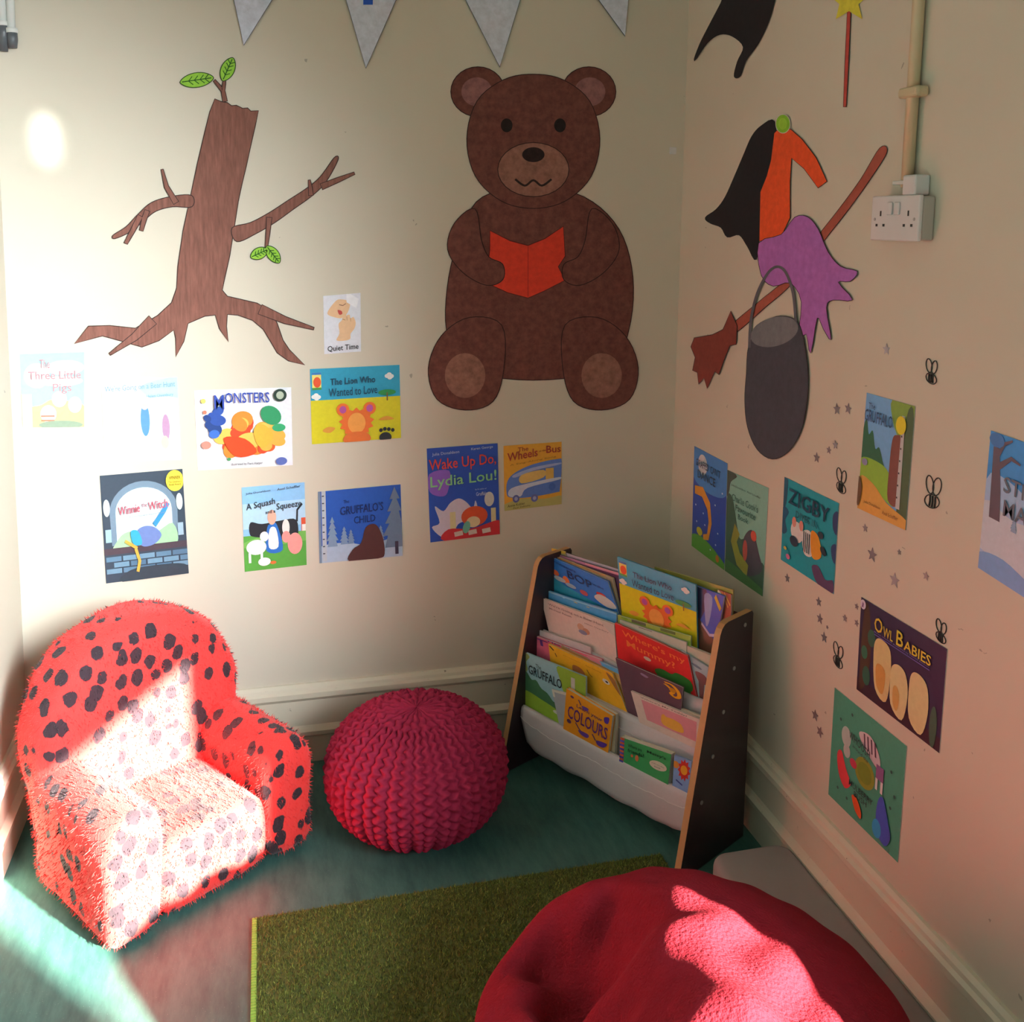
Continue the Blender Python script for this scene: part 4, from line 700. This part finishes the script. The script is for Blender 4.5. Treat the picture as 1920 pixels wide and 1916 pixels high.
# ------------------------------------------------------------------ pouf
def pouf():
    c = Vector((-.845, -.372, 0)); Rm, H = .228, .315; NT, NP_ = 46*12, 200; ROWS = 23
    th = np.linspace(0, 2*np.pi, NT, endpoint=False); s = np.linspace(0, 1, NP_)
    TH, S_ = np.meshgrid(th, s)
    phi = S_*np.pi                       # 0 at the crown
    e = .86
    rad = Rm*np.abs(np.sin(phi))**e; z = H/2+H/2*np.sign(np.cos(phi))*np.abs(np.cos(phi))**.92
    nr = np.sin(phi)*1.0; nz = np.cos(phi)*.9
    row = S_*ROWS; tri = 2*np.abs((row/1.0) % 1.0-.5)
    ribs = np.where(S_ < .13, 23, 46)
    u = TH*ribs/(2*np.pi)+.42*(tri-.5)
    g = np.abs(np.sin(np.pi*u))**.55
    st = .5+.5*np.cos(2*np.pi*(row+.5*(np.floor(u) % 2)))
    amp = .015*np.clip(np.sin(phi)*3, .25, 1)
    h = amp*(g-.6)+amp*.45*g*(st-.5)
    rad = rad+h*nr; z = z+h*nz
    z = np.maximum(z, .004+.0*z)
    X = rad*np.cos(TH); Y = rad*np.sin(TH)
    V = np.stack([X, Y, z], -1).reshape(-1, 3); F = []
    for i in range(NP_-1):
        for j in range(NT): F.append((i*NT+j, (i+1)*NT+j, (i+1)*NT+(j+1) % NT, i*NT+(j+1) % NT))
    o = mesh('pouf', V.tolist(), F, M['pouf'], None, True); o.location = c
    return tag(o, 'round crimson knitted pouf on the floor between armchair and book rack', 'pouf')
pouf()

# ------------------------------------------------------------------ armchair
ang = math.atan2(.579, .815)
chair = empty('armchair', (-1.32, -.545, 0), ang); tag(chair, 'small red plush child armchair with black spots in the left corner', 'armchair')
def blob_part(name, prof, y0, y1, bev, parent, lean=0, taper=0, plane='XZ'):
    """soft block: outline in x-z pushed back along y, edges rounded"""
    bm = bmesh.new(); vs = [bm.verts.new((x, y0, z)) for x, z in prof]; f = bm.faces.new(vs)
    r = bmesh.ops.extrude_face_region(bm, geom=[f]); nv = [g for g in r['geom'] if isinstance(g, bmesh.types.BMVert)]
    bmesh.ops.translate(bm, verts=nv, vec=(0, y1-y0, 0)); bmesh.ops.recalc_face_normals(bm, faces=bm.faces)
    es = [e for e in bm.edges if e.calc_face_angle(0) > .9]
    bmesh.ops.bevel(bm, geom=es, offset=bev, segments=5, profile=.55, affect='EDGES', clamp_overlap=True)
    bmesh.ops.triangulate(bm, faces=bm.faces); 
    for _ in range(3):
        le = [e for e in bm.edges if e.calc_length() > .03]
        if not le: break
        bmesh.ops.subdivide_edges(bm, edges=le, cuts=1); bmesh.ops.triangulate(bm, faces=bm.faces)
    for _ in range(3): bmesh.ops.smooth_vert(bm, verts=bm.verts, factor=.5, use_axis_x=True, use_axis_y=True, use_axis_z=True)
    for v in bm.verts:
        nz = noise.noise(v.co*9+Vector((3, 7, 1)))*.006+noise.noise(v.co*26)*.0025
        v.co += v.normal*nz
        v.co.y += lean*v.co.z
    return bm_obj(name, bm, M['fur'], parent, True)
def arcprof(cx, cz, rx, rz, t0, t1, n): return [(cx+rx*math.cos(math.radians(t0+(t1-t0)*i/n)), cz+rz*math.sin(math.radians(t0+(t1-t0)*i/n))) for i in range(n+1)]
parts = []
backp = [(-.235, .02), (.235, .02), (.245, .2)]+arcprof(0, .335, .262, .25, 0, 180, 22)+[(-.245, .2)]
parts.append(blob_part('backrest', backp, .27, .44, .055, chair, lean=.05))
for s in (-1, 1):
    x0, x1 = (.135, .262) if s > 0 else (-.262, -.135)
    cx = (x0+x1)/2; w = (x1-x0)/2
    parts.append(blob_part('armrest', [(x0, .008), (x1, .008), (x1+.004, .12)]+arcprof(cx, .235, w+.006, .068, 0, 180, 12)+[(x0, .12)], 0, .36, .03, chair))
parts.append(blob_part('seat', [(-.142, .008), (.142, .008), (.142, .15), (.12, .182), (0, .192), (-.12, .182), (-.142, .15)], .008, .34, .035, chair))
def plush(parts, n, root):
    P_, N_, W_ = [], [], []
    for o in parts:
        me = o.data; me.calc_loop_triangles()
        co = np.empty(len(me.vertices)*3); me.vertices.foreach_get('co', co); co = co.reshape(-1, 3)
        t = np.empty(len(me.loop_triangles)*3, dtype=np.int32); me.loop_triangles.foreach_get('vertices', t); t = t.reshape(-1, 3)
        a, b, c = co[t[:, 0]], co[t[:, 1]], co[t[:, 2]]; nn = np.cross(b-a, c-a); ar = np.linalg.norm(nn, axis=1)
        P_.append((a, b, c)); N_.append(nn/(ar[:, None]+1e-12)); W_.append(ar)
    a = np.concatenate([p[0] for p in P_]); b = np.concatenate([p[1] for p in P_]); c = np.concatenate([p[2] for p in P_]); N0 = np.concatenate(N_); w = np.concatenate(W_)
    i = RNG.choice(len(w), n, p=w/w.sum()); r1, r2 = np.sqrt(RNG.random(n))[:, None], RNG.random(n)[:, None]
    p = a[i]*(1-r1)+b[i]*r1*(1-r2)+c[i]*r1*r2; nn = N0[i]
    d = nn*1.0+np.array([0, 0, -.55])+RNG.normal(0, .35, (n, 3)); d /= np.linalg.norm(d, axis=1)[:, None]
    ln = RNG.uniform(.006, .013, n)[:, None]; sd = np.cross(d, RNG.normal(0, 1, (n, 3))); sd /= np.linalg.norm(sd, axis=1)[:, None]; sd *= .0014
    tip = p+d*ln; tip[:, 2] = np.maximum(tip[:, 2], .001)
    V = np.stack([p-nn*.002-sd, p-nn*.002+sd, tip], 1).reshape(-1, 3)
    me = bpy.data.meshes.new('plush_pile'); me.vertices.add(3*n); me.vertices.foreach_set('co', V.ravel()); me.loops.add(3*n); me.loops.foreach_set('vertex_index', np.arange(3*n, dtype=np.int32))
    me.polygons.add(n); me.polygons.foreach_set('loop_start', np.arange(0, 3*n, 3, dtype=np.int32)); me.update(calc_edges=True)
    o = link('plush_pile', me, root, [M['fur']]); o['kind'] = 'stuff'; return o
plush(parts, 26000, chair)

# ------------------------------------------------------------------ bean bag
def beanbag():
    c = np.array([-.555, -1.42]); rx, ry, H = .355, .40, .39
    NT, NP_ = 240, 140; th = np.linspace(0, 2*np.pi, NT, endpoint=False); s = np.linspace(0, 1, NP_); TH, S_ = np.meshgrid(th, s)
    phi = S_*np.pi; se = lambda v, e: np.sign(v)*np.abs(v)**e
    rr_ = np.abs(np.sin(phi))**.80; k = 1+.03*np.sin(3*TH+.6)+.015*np.sin(5*TH+2)
    X = c[0]+rx*rr_*np.cos(TH)*k; Y = c[1]+ry*rr_*np.sin(TH)*k; Z = H/2+H/2*se(np.cos(phi), .85)
    wgt = np.clip(np.cos(phi)*1.6+.25, 0, 1)
    def seg(ax, ay, bx, by, amp, w):
        dx, dy = bx-ax, by-ay; t = np.clip(((X-ax)*dx+(Y-ay)*dy)/(dx*dx+dy*dy), 0, 1); d2 = (X-ax-t*dx)**2+(Y-ay-t*dy)**2; return amp*np.exp(-d2/(w*w))
    dz = seg(-.53, -1.30, -.47, -1.60, .035, .12)                  # the raised crown of the bag
    dz += seg(-.735, -1.19, -.70, -1.28, -.12, .065)+.055/(1+np.exp((Y+1.365)/.014))*np.exp(-((X+.63)/.12)**2)+seg(-.76, -1.30, -.75, -1.46, -.09, .04)+seg(-.66, -1.22, -.70, -1.44, -.05, .05)   # deep fold on the left
    dz += seg(-.84, -1.12, -.86, -1.5, -.055, .09)
    dz += seg(-.60, -1.60, -.72, -1.62, .05, .07)
    dz += seg(-.625, -1.20, -.62, -1.30, -.03, .03)+seg(-.52, -1.44, -.45, -1.40, -.016, .04)+seg(-.50, -1.56, -.43, -1.52, -.012, .035)
    dz += .0025*np.sin(X*38+Y*21)+.002*np.sin(X*55-Y*43+1)
    Z = Z+dz*wgt; Z = np.maximum(Z, .013)
    V = np.stack([X, Y, Z], -1).reshape(-1, 3); F = [(i*NT+j, (i+1)*NT+j, (i+1)*NT+(j+1) % NT, i*NT+(j+1) % NT) for i in range(NP_-1) for j in range(NT)]
    o = mesh('bean_bag', V.tolist(), F, M['bean'], None, True); return tag(o, 'large slumped red fleece bean bag in the foreground on the green rug', 'bean bag')
beanbag()

# ------------------------------------------------------------------ grey floor cushion
def cushion():
    bm = bmesh.new(); box_bm(bm, (-.225, -2.3, .002), (-.022, -.775, .095))
    bmesh.ops.bevel(bm, geom=[e for e in bm.edges if abs(e.verts[0].co.z-e.verts[1].co.z) > .05], offset=.04, segments=6, profile=.5, affect='EDGES')
    bmesh.ops.bevel(bm, geom=[e for e in bm.edges if abs(e.verts[0].co.z-e.verts[1].co.z) < .001 and e.calc_face_angle(0) > 1], offset=.02, segments=4, profile=.5, affect='EDGES')
    o = bm_obj('floor_cushion', bm, M['grey'], None, True); return tag(o, 'long flat grey upholstered floor cushion along the right wall', 'cushion')
cushion()

# ------------------------------------------------------------------ green rug
RX0, RX1, RY0, RY1 = -1.247, -.28, -1.75, -.637
rug = box('rug', (RX0, RY0, .0005), (RX1, RY1, .006), M['rugbase'], None, .002); tag(rug, 'moss green artificial grass rug on the teal floor under the bean bag', 'rug')
def turf(n):
    x = RNG.uniform(RX0+.004, RX1-.004, n); y = RY1-.003-(RNG.random(n)**1.15)*(RY1-RY0-.5); z = np.full(n, .005)
    p = np.stack([x, y, z], 1); d = RNG.normal(0, .5, (n, 3)); d[:, 2] = 1; d /= np.linalg.norm(d, axis=1)[:, None]
    sd = RNG.normal(0, 1, (n, 3)); sd[:, 2] = 0; sd /= np.linalg.norm(sd, axis=1)[:, None]; sd *= .0013
    tip = p+d*RNG.uniform(.005, .011, n)[:, None]; V = np.stack([p-sd, p+sd, tip], 1).reshape(-1, 3)
    me = bpy.data.meshes.new('turf_pile'); me.vertices.add(3*n); me.vertices.foreach_set('co', V.ravel()); me.loops.add(3*n); me.loops.foreach_set('vertex_index', np.arange(3*n, dtype=np.int32))
    me.polygons.add(n); me.polygons.foreach_set('loop_start', np.arange(0, 3*n, 3, dtype=np.int32)); me.update(calc_edges=True)
    pal = np.array([lin(c) for c in ('#6f7a2e', '#5d6a26', '#7f8a3c', '#4b5220', '#857a3f', '#94a04a', '#39431c')]); ci = RNG.choice(len(pal), n, p=[.25, .25, .15, .14, .09, .06, .06])
    at = me.color_attributes.new('Col', 'FLOAT_COLOR', 'CORNER'); at.data.foreach_set('color', np.repeat(pal[ci], 3, axis=0).ravel())
    o = link('turf_pile', me, rug, [M['blade']]); o['kind'] = 'stuff'
turf(70000)
bm = bmesh.new(); 
for i in range(150):
    y = RY1-.004-i*.0073; box_bm(bm, (RX0-.005, y-.0062, .001), (RX0+.006, y, .0095), .0015)
o = bm_obj('edge_binding', bm, M['binding'], rug)

# ------------------------------------------------------------------ light
def area(name, loc, target, sx, sy, power, col, spread=math.pi):
    l = bpy.data.lights.new(name, 'AREA'); l.shape = 'RECTANGLE'; l.size = sx; l.size_y = sy; l.energy = power; l.color = col; l.spread = spread
    o = bpy.data.objects.new(name, l); COL.objects.link(o); o.location = loc
    o.rotation_euler = (Vector(target)-Vector(loc)).to_track_quat('-Z', 'Y').to_euler(); return o
sun = bpy.data.lights.new('sun', 'SUN'); sun.energy = 82; sun.angle = .022; sun.color = (1, .94, .8)
so = bpy.data.objects.new('sun', sun); COL.objects.link(so); el = math.radians(19)
so.rotation_euler = Vector((-.65*math.cos(el), .76*math.cos(el), -math.sin(el))).to_track_quat('-Z', 'Y').to_euler()
area('left_wall_fill', (-.03, -2.5, 1.75), (-2.15, -.12, .72), 1.0, 1.0, 62, (.84, .94, 1), math.radians(54))  # added soft fill brightening the left side; wall behind it is solid
gl = bpy.data.lights.new('added_glint_spot', 'SPOT'); gl.energy = 800; gl.spot_size = math.radians(1.9); gl.spot_blend = .35; gl.shadow_soft_size = .02; gl.color = (.95, 1, .98)  # added narrow spot lamp for the bright patch high on the back wall
go = bpy.data.objects.new('added_glint_spot', gl); COL.objects.link(go); go.location = (-.06, -2.3, 1.1)
go.rotation_euler = (onw('back', 86, 262)-Vector(go.location)).to_track_quat('-Z', 'Y').to_euler(); go.scale = (.6, 1.4, 1)
wd = bpy.data.worlds.new('sky'); SC.world = wd; wd.use_nodes = True
bg = wd.node_tree.nodes['Background']; bg.inputs[0].default_value = (1, .98, .95, 1); bg.inputs[1].default_value = .40
SC.cycles.use_denoising = True
SC.cycles.max_bounces = 6; SC.cycles.diffuse_bounces = 4; SC.cycles.sample_clamp_indirect = 6
SC.view_settings.view_transform = 'Standard'; SC.view_settings.look = 'None'; SC.view_settings.exposure = 0; SC.view_settings.gamma = 1
try: SC.view_settings.use_curve_mapping = False
except Exception: pass
